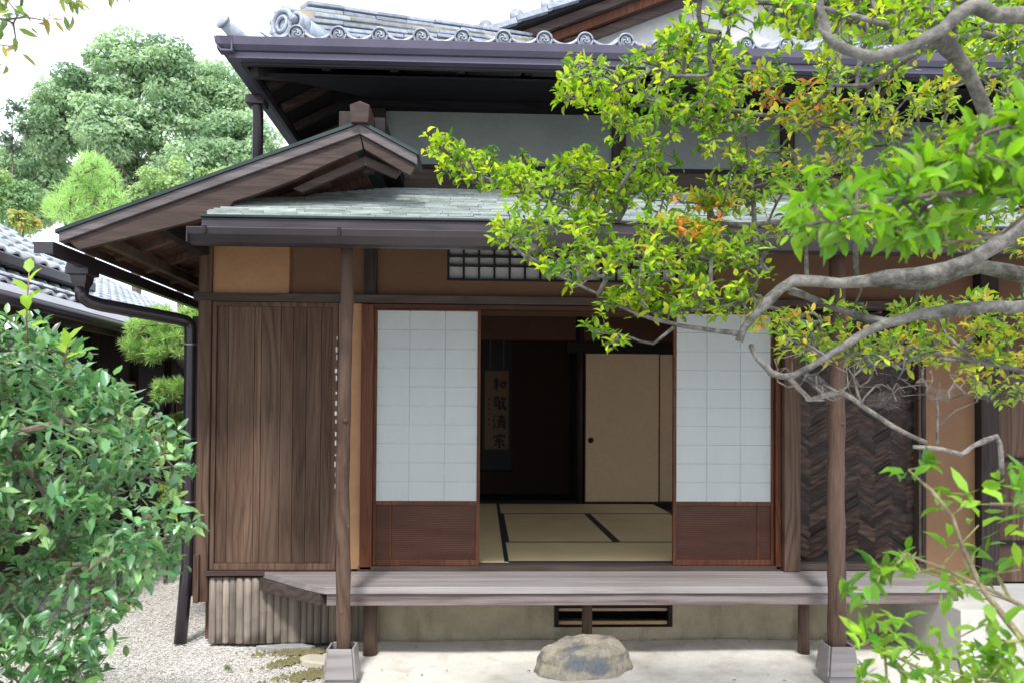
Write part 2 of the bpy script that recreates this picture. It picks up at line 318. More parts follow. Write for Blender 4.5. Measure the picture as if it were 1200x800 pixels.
# stepping boulder
def boulder():
    b = MB(); n = 30; c = P(688, 772, Y=-.62)
    prof = [(1.0, -.03), (1.0, .0), (.95, .05), (.88, .105), (.84, .12), (.76, .155), (.62, .172), (.3, .18), (0.02, .182)]
    rad = [1+.06*math.sin(2*i/n*6.283+1)+.05*math.sin(5*i/n*6.283)+random.uniform(-.025, .025) for i in range(n)]
    vs = []
    for k, (s, z) in enumerate(prof):
        for i in range(n):
            a = i/n*6.283; st = .04 if k in (3,) else 0
            led = .05 if (k == 4 and math.sin(a) < 0) else 0
            vs.append((.605+.285*rad[i]*(s+led)*math.cos(a)+.02*s*math.sin(3*a), -.63+.2*rad[i]*(s+led)*math.sin(a), z*(1+.1*math.cos(a-.6))+random.uniform(-.004, .004)))
    fs = [(l*n+i, l*n+(i+1)%n, (l+1)*n+(i+1)%n, (l+1)*n+i) for l in range(len(prof)-1) for i in range(n)]+[tuple((len(prof)-1)*n+i for i in range(n))]
    b.add(vs, fs, True)
    m, s, L = newmat('lichen_rock'); t = N(m, 'ShaderNodeTexCoord'); v = t.outputs['Object']
    a = noise(m, L, v, 7, 3, .5, (1, 1, 1.6)); k = noise(m, L, v, 60, 5, .7)
    r = ramp(m, [(.0, (.13,.145,.18)), (.38, (.19,.205,.235)), (.44, (.26,.24,.2)), (.52, (.4,.36,.28)), (.8, (.52,.48,.38))]); r.color_ramp.interpolation = 'LINEAR'
    L.new(a, r.inputs[0]); r2 = ramp(m, [(.3, (.6,.57,.5)), (.65, (1,1,1))]); L.new(k, r2.inputs[0])
    L.new(mixc(m, L, 1, r.outputs[0], r2.outputs[0], 'MULTIPLY'), s.inputs['Base Color']); s.inputs['Roughness'].default_value = .85
    bump(m, L, s, mixc(m, L, .5, a, k), .7, .03)
    o = b.build('stepping_stone', m); tag(o, 'rounded tan and blue grey boulder in front of the veranda', 'boulder')
    md = o.modifiers.new('s', 'SUBSURF'); md.levels = 1; md.render_levels = 2
    tx = bpy.data.textures.new('rock', 'CLOUDS'); tx.noise_scale = .09; d = o.modifiers.new('d', 'DISPLACE'); d.texture = tx; d.strength = .035; d.mid_level = .5
boulder()

# ================================================================ the house
H = empty('tea_house', (.8, 0, 0), 'old wooden tea house with open paper doors and tiled upper roof', 'house')
ZF = .515
def part(name, mb, m, bevel=.003, par=None): return mb.build(name, m, par or H, bevel)
# --- foundation with a vent opening
fb = MB(); vx0, vx1, vz0, vz1 = .49, 1.31, .085, .235
fb.box(-.98, vx0, .02, .14, -.05, .47); fb.box(vx1, 2.9, .02, .14, -.05, .47); fb.box(vx0, vx1, .02, .14, -.05, vz0); fb.box(vx0, vx1, .02, .14, vz1, .47)
part('foundation', fb, M['found'], .001)
vf = part('foundation_vent', MB().box(vx0, vx0+.03, .005, .1, vz0, vz1).box(vx1-.03, vx1, .005, .1, vz0, vz1).box(vx0+.03, vx1-.03, .005, .1, vz1-.012, vz1).box(vx0+.03, vx1-.03, .005, .1, vz0, vz0+.008), M['dark'])
part('vent_bar', MB().box(vx0+.032, vx1-.032, .03, .06, vz1-.045, vz1-.025), M['bone'], .002, vf); part('vent_bar', MB().box(vx0+.032, vx1-.032, .03, .06, vz0+.012, vz0+.036), M['bone'], .002, vf)
part('crawl_space', MB().box(-1.8, 2.8, .6, .62, -.05, .46), M['black'], 0)
# --- veranda
vb = MB(); nb = 4
for i in range(nb):
    y0 = -.53+.475*i/nb; y1 = -.53+.475*(i+1)/nb-.003
    xl = -1.0-.48*(i)/nb; xl2 = -1.0-.48*(i+1)/nb
    if i == 0: xl = -.97
    vb.prism([(xl, y0, .44), (3.02, y0, .44), (3.02, y1, .44), (xl2, y1, .44)], (0, 0, .042+random.uniform(0, .0015)))
ver = part('veranda', vb, M['veranda'], .003)
part('veranda_beam', MB().box(-.96, 2.2, -.515, -.45, .365, .438).box(2.203, 3.0, -.515, -.45, .368, .438), M['fascia'], .004, ver)
part('veranda_beam', MB().bar((-.985, -.485, .4), (-1.47, -.07, .4), .06, .075), M['board_x'], .004, ver)
for x, r_ in ((-.72, .045), (.67, .033), (2.09, .036)):
    part('veranda_leg', MB().tube([(x, -.32, -.02), (x, -.32, .2), (x+.003, -.32, .44)], [r_*1.05, r_, r_*.97], 14, wob=.02), M['post'], 0, ver)
# --- bamboo skirting
sb = MB(); x = -1.84; i = 0
while x < -.74:
    w = random.uniform(.04, .052)
    if abs(x+1.33) < .03 : w = .075
    yj = random.uniform(-.006, .006); pts = [(x+w/2, -.03+yj, z) for z in (0, .05, .13, .135, .14, .25, .31, .315, .32, .44)]
    zz = random.uniform(-.1, .1); pts = [(p[0], p[1], min(max(p[2]+(zz if 0 < p[2] < .44 else 0), .01+.001*p[2] if p[2] > 0 else 0), .47+.01*p[2])) for p in pts]
    pts = sorted(pts, key=lambda p: p[2]); rr = [w/2*1.12]*10; rr[3] *= 1.03; rr[7] *= 1.03
    sb.tube(pts, rr, 10); x += w+.002; i += 1
part('bamboo_skirting', sb, M['bamboo'], 0)
part('skirting_back', MB().box(-1.84, -.98, .03, .1, -.02, .47), M['dark'], 0)
# --- framing posts, lintels
for nm, a, mt in (('corner_post', (-1.93, -1.845, -.06, .06, .28, 2.95), 'board'), ('corner_board', (-2.0, -1.935, .02, .06, .3, 2.2), 'dark_z'), ('upright_post', (-.826, -.744, -.035, .04, 2.35, 2.95), 'dark_z'),
                  ('door_post', (-.84, -.757, -.05, .05, .49, 2.288), 'red'), ('door_post', (2.012, 2.05, -.05, .05, .49, 2.288), 'red'), ('upright_post', (2.053, 2.165, -.1, .06, .485, 2.288), 'board'),
                  ('upright_post', (3.055, 3.085, -.03, .05, .485, 2.3), 'dark_z'), ('upright_post', (3.445, 3.575, -.08, .06, .38, 2.6), 'dark_z')):
    part(nm, MB().box(*a), M[mt], .005)
part('lintel', MB().box(-1.96, 3.1, -.07, .05, 2.295, 2.348), M['board_x'], .004)
part('door_head', MB().box(-.755, 2.01, -.045, .06, 2.262, 2.29), M['red_x'], .003)
part('door_sill', MB().box(-.85, 2.05, -.05, .1, .478, .513), M['board_x'], .003)
# --- left boarded wall
bx0, bx1, bz0, bz1 = -1.84, -1.0, .49, 2.293
pb = MB(); x = bx0+.03
for w in (.075, .175, .045, .13, .085, .09, .1, .078):
    pb.box(x, x+w-.003, -.025-random.uniform(0, .003), -.01, bz0+.045, bz1-.03); x += w
bw = part('board_wall', pb, M['board'], .001)
part('board_frame', MB().box(bx0, bx0+.028, -.045, -.008, bz0, bz1).box(bx1-.035, bx1, -.045, -.008, bz0, bz1).box(bx0+.028, bx1-.035, -.044, -.008, bz0, bz0+.042).box(bx0+.028, bx1-.035, -.044, -.008, bz1-.03, bz1), M['board'], .003, bw)
part('wall_sill', MB().box(-1.86, -1.0, -.075, .0, .455, .487), M['board_x'], .004)
part('wall_sill', MB().box(-1.93, -1.895, -.09, -.062, .28, .6), M['board'], .003)
part('backing_wall', MB().box(-1.86, -.98, 0, .06, .47, 2.29), M['dark_z'], 0)
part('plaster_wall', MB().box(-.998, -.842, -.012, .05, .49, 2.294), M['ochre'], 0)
# --- plaster above the lintel, with the barred window
wx0, wx1, wz0, wz1 = -.265, 1.6, 2.462, 2.72
part('plaster_wall', MB().box(-1.845, -1.335, -.03, .05, 2.35, 3.0), M['ochre'], .004)  # raised lighter panel: lit part of the wall, light put into its colour
part('plaster_wall', MB().box(-1.335, -.828, -.0, .05, 2.35, 3.05).box(-.742, wx0, 0, .05, 2.35, 3.05).box(wx1, 3.44, 0, .05, 2.35, 3.05).box(wx0, wx1, 0, .05, 2.35, wz0).box(wx0, wx1, 0, .05, wz1, 3.05), M['brownwall'], 0)  # darker plaster beside it carries the lean-to roof's shade in its colour
wn = part('barred_window', MB().box(wx0, wx1, .035, .045, wz0, wz1), plaster('window_paper', (.5,.52,.52), .05), 0)
wf = MB().box(wx0, wx1, -.01, .03, wz0, wz0+.014)
for i in range(18):
    x = wx0+.0+i*.106
    if x < wx1: wf.box(x, x+.015, 0, .022, wz0+.014, wz1)
for z in (wz0+.1, wz0+.165, wz0+.23): wf.box(wx0, wx1, -.004, .026, z, z+.012)
part('window_bars', wf, M['dark'], 0, wn)
# --- sliding paper doors
pm, pb_, L = newmat('shoji_paper'); t = N(pm, 'ShaderNodeTexCoord'); sx = N(pm, 'ShaderNodeSeparateXYZ'); L.new(t.outputs['Object'], sx.inputs[0])
k = noise(pm, L, t.outputs['Object'], 35, 5, .7, (1, 1, .3)); r = ramp(pm, [(.3, (.6,.645,.655)), (.7, (.66,.7,.71))]); L.new(k, r.inputs[0]); L.new(r.outputs[0], pb_.inputs['Base Color']); pb_.inputs['Roughness'].default_value = .9
tl = N(pm, 'ShaderNodeBsdfTranslucent'); tl.inputs['Color'].default_value = (.8,.8,.75,1); tr = N(pm, 'ShaderNodeBsdfTransparent'); ms = N(pm, 'ShaderNodeMixShader'); ms.inputs[0].default_value = .4; ms2 = N(pm, 'ShaderNodeMixShader'); ms2.inputs[0].default_value = .1
L.new(pb_.outputs[0], ms.inputs[1]); L.new(tl.outputs[0], ms.inputs[2]); L.new(ms.outputs[0], ms2.inputs[1]); L.new(tr.outputs[0], ms2.inputs[2]); L.new(ms2.outputs[0], pm.node_tree.nodes['Material Output'].inputs['Surface'])
shade_line_mat = plain('lattice_shade', (.34,.375,.385), .9)  # thin dark strips paint the shade of the lattice behind the paper
def shoji(x0, x1, yy, side, label):
    zt = 2.26; zp = .955
    fr = MB().box(x0, x0+.022, yy, yy+.03, ZF, zt).box(x1-.022, x1, yy, yy+.03, ZF, zt).box(x0+.022, x1-.022, yy+.001, yy+.029, zt-.012, zt)
    fr.box(x0+.022, x1-.022, yy+.001, yy+.029, zp-.03, zp-.002).box(x0+.022, x1-.022, yy+.001, yy+.029, ZF, ZF+.035)
    s = part('shoji_door', fr, M['red'], .002); s['label'] = label
    part('paper', MB().box(x0+.022, x1-.022, yy+.006, yy+.0065, zp-.002, zt-.012), pm, 0, s)
    g = MB()
    for i in (1, 2): xx = x0+(x1-x0)*i/3; g.box(xx-.004, xx+.004, yy+.0057, yy+.0059, zp, zt-.012)
    for i in range(1, 10): zz = zp+(zt-.012-zp)*i/10; g.box(x0+.022, x1-.022, yy+.0056, yy+.0059, zz-.003, zz+.003)
    part('lattice_shade_lines', g, shade_line_mat, 0, s)
    kb = MB().box(x0+.022, x1-.022, yy+.012, yy+.022, ZF+.035, zp-.03); part('lower_panel', kb, M['red_x'], 0, s)
    xx = x0+.115 if side < 0 else x1-.115
    part('panel_batten', MB().box(xx, xx+.01, yy+.004, yy+.012, ZF+.035, zp-.03), M['red'], .001, s)
    lat = MB()
    for i in (1, 2): xx = x0+(x1-x0)*i/3; lat.box(xx-.005, xx+.005, yy+.009, yy+.022, zp, zt-.012)
    for i in range(1, 10): zz = zp+(zt-.012-zp)*i/10; lat.box(x0+.022, x1-.022, yy+.008, yy+.018, zz-.004, zz+.004)
    part('lattice', lat, M['red'], 0, s)
shoji(-.757, -.03, -.02, -1, 'left sliding paper door'); shoji(1.305, 2.01, -.02, 1, 'right sliding paper door')
# --- woven bark panel on the right
hx0, hx1, hz0, hz1 = 2.17, 3.05, .53, 2.28
hm = MB(); cw = .115; nc = int((hx1-hx0)/cw)+1
for c_ in range(nc):
    sg = 1 if c_ % 2 else -1; z = hz0-.1
    while z < hz1+.1:
        xc = hx0+cw*(c_+.5); w = .034; a = R(33)*sg
        dx, dz = math.cos(a)*(cw*.64), math.sin(a)*(cw*.64); y = .03+random.uniform(-.004, .004)
        p0 = Vector((xc-dx, y+(.01 if sg > 0 else -.004), z-dz)); p1 = Vector((xc+dx, y-(.008 if sg > 0 else -.008), z+dz))
        if hz0 < p0.z and p1.z < hz1 and hz0 < p1.z and p0.z < hz1 and p0.x > hx0-.03 and p1.x < hx1+.05:
            hm.bar(p0, p1, .004, w*.98, upv=(-math.sin(a), random.uniform(-.18, .18), math.cos(a)))
        z += .032
woven = wood('woven_bark', (.003,.0015,.001), (.013,.0065,.0045), (.05,.027,.018), 'x', 1.3, .4, .85, spec=.25, ring=6)
wp = part('woven_panel', hm, woven, .0)
part('panel_frame', MB().box(hx0, hx0+.02, -.03, .05, hz0, hz1).box(hx1-.02, hx1, -.03, .05, hz0, hz1).box(hx0, hx1, -.05, .05, .487, hz0-.002), M['board_x'], .003, wp)
part('panel_back', MB().box(hx0, hx1, .05, .07, hz0, hz1), M['black'], 0, wp)
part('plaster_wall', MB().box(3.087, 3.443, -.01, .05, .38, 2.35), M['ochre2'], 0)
part('plaster_wall', MB().box(3.577, 4.7, 0, .05, 2.35, 3.05), M['brownwall'], 0)
db = MB(); x = 3.58
for i in range(9): db.box(x, x+.118, -.02-random.uniform(0, .002), .02, .4, 2.34); x += .12
dd = part('board_door', db, M['board'], .001)
for z in (.66, 1.24, 1.85): part('door_batten', MB().box(3.58, 4.66, -.045, -.023, z, z+.028), M['dark'], .003, dd)
part('plinth', MB().box(2.87, 3.02, -.74, .019, -.02, .385).box(3.02, 3.35, -.735, .019, -.02, .375), M['concrete'], .006)
part('concrete_step', MB().box(3.355, 4.8, -.9, .0, -.02, .3).box(3.355, 4.8, -.6, .0, .3, .385), plaster('light_concrete', (.42,.42,.41), .1, stain=(.45,.45,.42)), .008)
# --- the rest of the shell
part('side_wall', MB().box(-1.9, -1.86, .065, .5, .0, 2.75).box(-1.9, -1.86, 3.4, 4.6, 0, 2.75).box(-1.9, -1.86, .5, 3.4, 0, .5).box(-1.9, -1.86, .5, 3.4, 2.45, 2.75), M['brownwall'], 0)  # both side walls: unseen openings added to let daylight into the room
part('side_wall', MB().box(4.7, 4.75, 0, .3, .0, 4.6).box(4.7, 4.75, 3.4, 4.6, 0, 4.6).box(4.7, 4.75, .3, 3.4, 0, .4).box(4.7, 4.75, .3, 3.4, 2.6, 4.6), M['brownwall'], 0)
part('rear_wall', MB().box(-1.9, 4.75, 4.605, 4.65, 0, 4.2), M['brownwall'], 0)
part('ceiling', MB().box(-1.85, 4.69, .07, 4.6, 2.72, 2.74), wood('cedar_ceiling', (.2,.12,.07), (.3,.19,.12), (.38,.25,.16), 'x'), 0)
# --- room
part('room_floor', MB().box(-1.85, 3.2, .105, 4.6, .4, .47), M['dark'], 0)
part('room_wall', MB().box(-1.0, -.96, .08, .5, .47, 2.72).box(-1.0, -.96, 3.3, 4.6, .47, 2.72).box(-1.0, -.96, .5, 3.3, 2.35, 2.72), M['inner'], 0)  # both room walls: matching unseen gaps added to brighten the mats
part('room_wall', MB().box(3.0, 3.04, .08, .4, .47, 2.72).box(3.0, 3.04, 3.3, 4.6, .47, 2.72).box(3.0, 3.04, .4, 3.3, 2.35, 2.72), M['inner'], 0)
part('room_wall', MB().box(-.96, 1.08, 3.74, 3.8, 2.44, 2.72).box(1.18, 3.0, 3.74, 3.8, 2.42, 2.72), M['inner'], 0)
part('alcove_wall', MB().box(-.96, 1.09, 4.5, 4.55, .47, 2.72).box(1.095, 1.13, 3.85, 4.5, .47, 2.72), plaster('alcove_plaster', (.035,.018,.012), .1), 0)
part('alcove_floor', MB().box(-.96, 1.09, 3.72, 4.5, .47, .545), M['dark'], .004)
part('alcove_post', MB().tube([(1.13, 3.76, .47), (1.13, 3.76, 2.72)], .048, 14), M['dark_z'], 0)
part('head_beam', MB().box(.97, 3.0, 3.7, 3.78, 2.295, 2.42), M['dark'], .003)
part('floor_rail', MB().box(1.18, 3.0, 3.68, 3.84, .47, .522), M['dark'], .002)
for (x0, x1, y, hd, lb) in ((1.185, 2.085, 3.72, True, 'fusuma with a round finger pull'), (2.05, 2.95, 3.76, False, 'rear fusuma')):
    f_ = part('fusuma_door', MB().box(x0+.012, x1-.012, y, y+.02, ZF+.02, 2.285), M['fusuma'], 0)
    part('door_edge', MB().box(x0, x0+.014, y-.004, y+.024, ZF+.008, 2.292).box(x1-.014, x1, y-.004, y+.024, ZF+.008, 2.292).box(x0+.014, x1-.014, y-.003, y+.024, ZF+.008, ZF+.022), M['red'], .001, f_)
    if hd: part('finger_pull', MB().tube([(1.26, y-.004, 1.26), (1.26, y+.004, 1.26)], .034, 16), M['black'], 0, f_)
# --- pillars that carry the front eave
for (px, r_, bulge) in ((-.80, .04, 1), (2.06, .048, 2)):
    pts = []; rr = []
    for i in range(26):
        z = .03+2.5*i/25; pts.append((px+.007*math.sin(z*3+bulge)+.002*math.sin(z*9+bulge), -.85+.005*math.cos(z*4), z)); rr.append(r_*(1.08-.2*i/25)*(1+.05*math.sin(i*2.1+bulge)+random.uniform(-.03, .03)))
    b = MB().tube(pts, rr, 16, wob=.025)
    pl = part('eave_pillar', b, M['post'], 0)
    if px < 0:
        cdm = MB()
        for i in range(15): z = 1.12+i*.06; z += random.uniform(-.012, .012); cdm.box(px-.052+random.uniform(-.004, .004), px-.043, -.86, -.85, z, z+random.uniform(.01, .03))
        part('pale_cord', cdm, plain('pale_cord', (.28,.26,.25), .8), 0, pl)
    for (z, a) in ((.42, -1.6), (.9, -.6), (1.1, -2.0), (1.5, -1.2)):
        kx = px+r_*.92*math.cos(a); ky = -.85+r_*.92*math.sin(a)
        part('knot', MB().tube([(px+r_*.6*math.cos(a), -.85+r_*.6*math.sin(a), z), (kx+.006*math.cos(a), ky+.006*math.sin(a), z+.002)], [.02, .009], 9), M['post'], 0, pl)
    sk_ = MB()
    for s in (0, 1, 2, 3):
        a = s*math.pi/2; c, q = math.cos(a), math.sin(a); h0, h1, w0, w1 = .06, .225, .082, .064
        def T(u, n_, z): return (px+u*c-n_*q, -.85+u*q+n_*c, z)
        poly = [T(-w0, -w0, h0), T(w0, -w0, h0), T(w1, -w1, h1), T(-w1, -w1, h1)]
        sk_.prism(poly, (q*.014*-1*-1, -c*.014*-1*-1*1, 0) if False else (-q*-.012, -c*.012, 0))
    part('pillar_skirt', sk_, M['veranda'], .003, pl)
    part('pillar_base', MB().box(px-.082, px+.082, -.932, -.768, -.04, .058), M['veranda'], .006, pl)
part('eave_beam', MB().box(-1.4, 4.4, -.9, -.8, 2.5, 2.6), M['dark'], .005)
# --- front lean-to roof
ex0, ex1 = -1.49, 5.2; ey0, ez0, ey1, ez1 = -1.2, 2.575, .34, 3.2
sl_ = (ez1-ez0)/(ey1-ey0)
def hz(y): return ez0+(y-ey0)*sl_
lean = part('lean_to_roof', MB().prism([(ex0+.01, ey0+.01, hz(ey0)-.045), (ex1, ey0+.01, hz(ey0)-.045), (ex1, ey1, hz(ey1)-.045), (ex0+.01, ey1, hz(ey1)-.045)], (0, 0, .03)), M['dark'], 0)
sh_ = MB(); rows = 25
for j in range(rows):
    y0 = ey0-.01+(ey1-ey0)*j/rows; y1 = y0+(ey1-ey0)/rows*1.25; x = ex0+random.uniform(0, .05)-.04
    while x < ex1:
        w = random.uniform(.12, .3); l_ = random.uniform(0, .002); dy = random.uniform(-.003, .002)
        a = Vector((x, y0+dy, hz(y0)+.006+l_)); b_ = Vector((x, y1+dy, hz(y1)-.006))
        sh_.prism([a, a+Vector((w-.003, 0, random.uniform(-.002, .002))), b_+Vector((w-.003, 0, 0)), b_], (0, 0, -.009)); x += w
part('shingles', sh_, M['shingle'], 0, lean)
part('eave_board', MB().box(ex0, ex1, ey0-.004, ey0+.03, hz(ey0)-.085, hz(ey0)-.012), M['eaveboard'], .004, lean)
part('eave_cap', MB().box(ex0-.006, ex1, ey0-.016, ey0+.02, hz(ey0)-.012, hz(ey0)+.002), M['copper'], .002, lean)
for i in range(14):
    x = ex0+.03+i*.45; part('rafter', MB().bar((x+.02, ey0+.035, hz(ey0)-.075), (x+.02, .0, hz(0)-.075), .045, .05), M['dark'], .003, lean)
def gutter_prof(y, z, w=.1, h=.075):
    return [(y-w, z), (y-w-.004, z-.004), (y-w*.93, z-h*.45), (y-w*.62, z-h*.9), (y-w*.3, z-h), (y, z-h), (y, z-.006), (y-.006, z-.006), (y-.008, z-h+.008), (y-w*.3, z-h+.008), (y-w*.58, z-h*.85), (y-w*.86, z-h*.45), (y-w*.9, z-.01)]
gx0 = -1.525
g = part('front_gutter', MB().ext(gutter_prof(ey0-.012, 2.487, .1, .078), gx0, ex1).box(gx0-.002, gx0+.004, ey0-.11, ey0-.012, 2.41, 2.486), M['gutter'], 0)
for x in (-1.44, -.76, .2, 1.2, 2.2, 3.2): part('gutter_bracket', MB().box(x, x+.016, ey0-.12, ey0+.0, 2.487, 2.492).box(x, x+.016, ey0-.124, ey0-.116, 2.45, 2.49), M['dark'], 0, g)
# --- side gable roof
gy0, gy1 = -.9, 4.0; pkx, pkz = -.72, 3.205; lx, lz = -2.4, 2.555; rx, rz = -.385, 3.03
def slab(p, q, y0, y1, t0, t1): # between two x-z points, thickness from top t0 down to t1
    return [(p[0], y0, p[1]-t1), (q[0], y0, q[1]-t1), (q[0], y0, q[1]-t0), (p[0], y0, p[1]-t0)], (0, y1-y0, 0)
gr = part('gable_roof', MB().prism(*slab((lx, lz), (pkx, pkz), gy0-.02, gy1, 0, .02)).prism(*slab((pkx, pkz), (rx, rz), gy0-.02, gy0+.3, 0, .02)), M['copper'], 0)
part('roof_edge', MB().prism(*slab((lx+.015, lz+.006), (pkx, pkz), gy0-.008, gy0+.05, .021, .075)).prism(*slab((pkx, pkz), (rx-.01, rz+.005), gy0-.008, gy0+.05, .021, .075)), M['edge'], .002, gr)
def GP(px, py): q = P(px, py, Y=gy0+.012); return (q.x, gy0+.012, q.z)
def onl(px): # underside of the edge board on the left slope
    q = P(px, 250, Y=gy0+.012); return (q.x, gy0+.012, lz+(q.x-lx)*(pkz-lz)/(pkx-lx)-.0765)
L0 = onl(80); L1_ = (pkx, gy0+.012, pkz-.0765)
part('barge_board', MB().prism([L0, L1_, GP(425, 175), GP(385, 192), GP(345, 211), GP(300, 228), GP(274, 236), GP(266, 246), GP(228, 259), GP(160, 276), GP(92, 293)], (0, .035, 0)), M['barge'], .003, gr)
part('barge_board', MB().prism([(pkx+.002, gy0+.012, pkz-.0765), (rx-.02, gy0+.012, rz-.073), (rx-.05, gy0+.012, rz-.13), GP(427, 175)], (0, .035, 0)), M['barge'], .003, gr)
part('inner_board', MB().prism([GP(426, 179), GP(468, 197), GP(462, 205), GP(426, 190), GP(350, 222), GP(340, 217)], (0, .03, 0)), M['barge'], .002, gr).location.y = .06
# ridge end block, second block behind
part('ridge_end', MB().prism([(-.765, gy0-.045, 3.18), (-.668, gy0-.045, 3.18), (-.66, gy0-.045, 3.28), (-.715, gy0-.045, 3.302), (-.772, gy0-.045, 3.28)], (0, .2, 0)), M['barge'], .004, gr)
part('ridge_beam', MB().box(-.84, -.6, gy0+.16, .34, 3.2, 3.29), M['dark'], .004, gr)
part('ridge_end', MB().box(-.86, -.76, gy0+.1, gy0+.3, 3.2, 3.3), M['dark_z'], .004, gr)
part('king_post', MB().box(-.72, -.66, gy0+.12, gy0+.17, 2.95, 3.1), M['dark_z'], .003, gr)
# underside: boards, rafters, purlin
ub = MB(); y = gy0+.05
while y < gy1:
    for (xa, xb) in ((lx+.03, -2.2), (-2.2, -2.0), (-2.0, -1.8), (-1.8, -1.6), (-1.6, -1.4), (-1.4, -1.1), (-1.1, -.8)):
        za = lz+(xa-lx)*.387-.024; zb = lz+(xb-lx)*.387-.024
        ub.prism([(xa+.004, y, za-.012), (xb-.004, y, zb-.012), (xb-.004, y, zb), (xa+.004, y, za)], (0, .145, 0))
    y += .15
part('soffit_boards', ub, M['soffit'], 0, gr)
for i in range(11):
    y = gy0+.15+i*.42; part('rafter', MB().bar((lx+.05, y, lz-.035), (-1.0, y, lz+(1.35)*.387-.055), .045, .045), M['post'], .003, gr)
part('purlin', MB().bar((-2.2, gy0+.07, 2.53), (-2.2, 3.5, 2.53), .05, .06), M['post'], .004, gr)
part('purlin', MB().bar((-1.9, gy0+.07, 2.64), (-1.9, 3.5, 2.64), .07, .08), M['dark'], .004, gr)
part('verge_board', MB().bar((lx+.02, gy0+.05, lz-.045), (lx+.02, 3.5, lz-.045), .02, .05), M['barge'], .002, gr)
# side gutter, hopper, downpipe
def gp(x, z, w, h): return [(x, z), (x-.0, z-h), (x-w*.4, z-h), (x-w*.8, z-h*.7), (x-w, z-h*.3), (x-w-.01, z), (x-w+.002, z), (x-w*.75, z-h*.6), (x-w*.4, z-h+.01), (x-.008, z-h+.01), (x-.008, z)]
sg = part('side_gutter', MB().ext(gp(lx+.02, 2.475, .11, .07), gy0-.06, 3.6, 'y').box(lx-.085, lx+.018, gy0-.068, gy0-.062, 2.41, 2.474), M['gutter'], 0)
hp = P(106, 312, Y=-.66)
hb = MB(); hx, hy = lx-.04, -.55
lev = [(.075, 2.44), (.085, 2.40), (.085, 2.365), (.06, 2.36), (.055, 2.325), (.038, 2.29), (.035, 2.24)]
vs = []; 
for (w, z) in lev:
    for (i, j) in ((-1,-1),(1,-1),(1,1),(-1,1)): vs.append((hx+w*.8*i, hy+w*.8*j, z))
hb.add(vs, [(l*4+k, l*4+(k+1)%4, (l+1)*4+(k+1)%4, (l+1)*4+k) for l in range(len(lev)-1) for k in range(4)]+[(24,25,26,27),(3,2,1,0)])
part('gutter_hopper', hb, M['gutter'], .003, sg)
e1 = Vector((-2.02, .1, 2.19)); e0 = Vector((hx, hy, 2.26))
pts = [e0+Vector((0,0,.03)), Vector((hx, hy, 2.235)), Vector((hx+.03, hy+.03, 2.212)), Vector((hx+.07, hy+.08, 2.2))]
end = Vector((-2.02, .02, 2.165)); a_ = pts[-1]; 
for s in (.3, .6, .85): pts.append(a_.lerp(end, s))
pts += [Vector((-2.03, .0, 2.16)), Vector((-2.015, .02, 2.145)), Vector((-2.01, .025, 2.11)), Vector((-2.01, .03, 1.9)), Vector((-2.01, .03, 1.0)), Vector((-2.01, .03, .5)), Vector((-2.015, .02, .42)), Vector((-2.03, -.03, .0))]
dp = part('downpipe', MB().tube(pts, .041, 16), M['gutter'], 0)
for z in (2.0, 1.36, .93): part('pipe_clamp', MB().tube([(-2.01, .03, z), (-2.01, .03, z+.014)], .045, 16).tube([(-1.97, .02, z+.007), (-1.9, .02, z+.007)], .004, 6), plain('steel', (.3,.3,.32), .35, .8), 0, dp)
# --- upper storey
UY = .35
part('board_band', MB().box(-1.5, 4.7, UY-.02, UY+.03, 3.1, 3.375), M['board_x'], .003)
part('board_band', MB().box(-.95, 4.7, UY-.03, UY-.022, 3.34, 3.372), M['dark'], .002)
part('plaster_wall', MB().box(-.83, 4.7, UY, UY+.05, 3.375, 4.05), M['green'], 0)
part('upper_post', MB().box(-.86, -.74, UY-.05, UY+.03, 3.38, 4.0), M['dark_z'], .004)
for x in (.93, 2.2, 3.5): part('upper_post', MB().box(x, x+.1, UY-.03, UY+.03, 3.38, 3.95), M['dark_z'], .004)
part('upper_beam', MB().box(-1.1, 4.7, UY-.1, UY-.0, 3.768, 3.95), M['near_black'], .004)
part('side_wall', MB().box(-.85, -.8, UY+.05, 4.6, 2.9, 4.1), M['green'], 0)
cx, cy, cz = -1.5, -.55, 3.79; usl = .4
UR = part('upper_roof', MB().prism([(cx, cy, cz-.07), (5.5, cy, cz-.07), (5.5, cy+2.6, cz-.07+2.6*usl), (cx+2.6, cy+2.6, cz-.07+2.6*usl)], (0, 0, .05)).prism([(cx, cy, cz-.07), (cx+2.6, cy+2.6, cz-.07+2.6*usl), (cx+2.6, 6, cz-.07+2.6*usl), (cx, 6, cz-.07)], (0, 0, .05)), M['dark'], 0)
for i in range(15):
    x = cx+.5+i*.42; part('rafter', MB().bar((x, cy+.03, cz-.1), (x, UY+.1, cz-.1+.87*usl), .05, .05), M['dark'], .003, UR)
for i in range(6):
    y = cy+.35+i*.35; part('rafter', MB().bar((cx+.06, y, cz-.1), (-.83, y, cz-.1+.8*usl), .05, .05), M['barge'] if i % 2 else M['dark_z'], .003, UR)
part('hip_rafter', MB().bar((cx+.05, cy+.05, cz-.12), (-.75, UY+.0, cz-.12+.85*usl), .08, .1), M['dark'], .004, UR)
part('soffit_boards', MB().prism([(cx+.1, cy+.06, cz-.15), (5.4, cy+.06, cz-.15), (5.4, UY-.1, cz+.02), (-.8, UY-.1, cz+.02)], (0, 0, .012)), M['near_black'], 0, UR)
part('eave_board', MB().box(cx, 5.5, cy-.012, cy+.02, cz-.12, cz-.02).box(cx-.012, cx+.02, cy+.021, 5.9, cz-.12, cz-.02), M['eaveboard'], .003, UR)
def gprof(y, z, w, h): return gutter_prof(y, z, w, h)
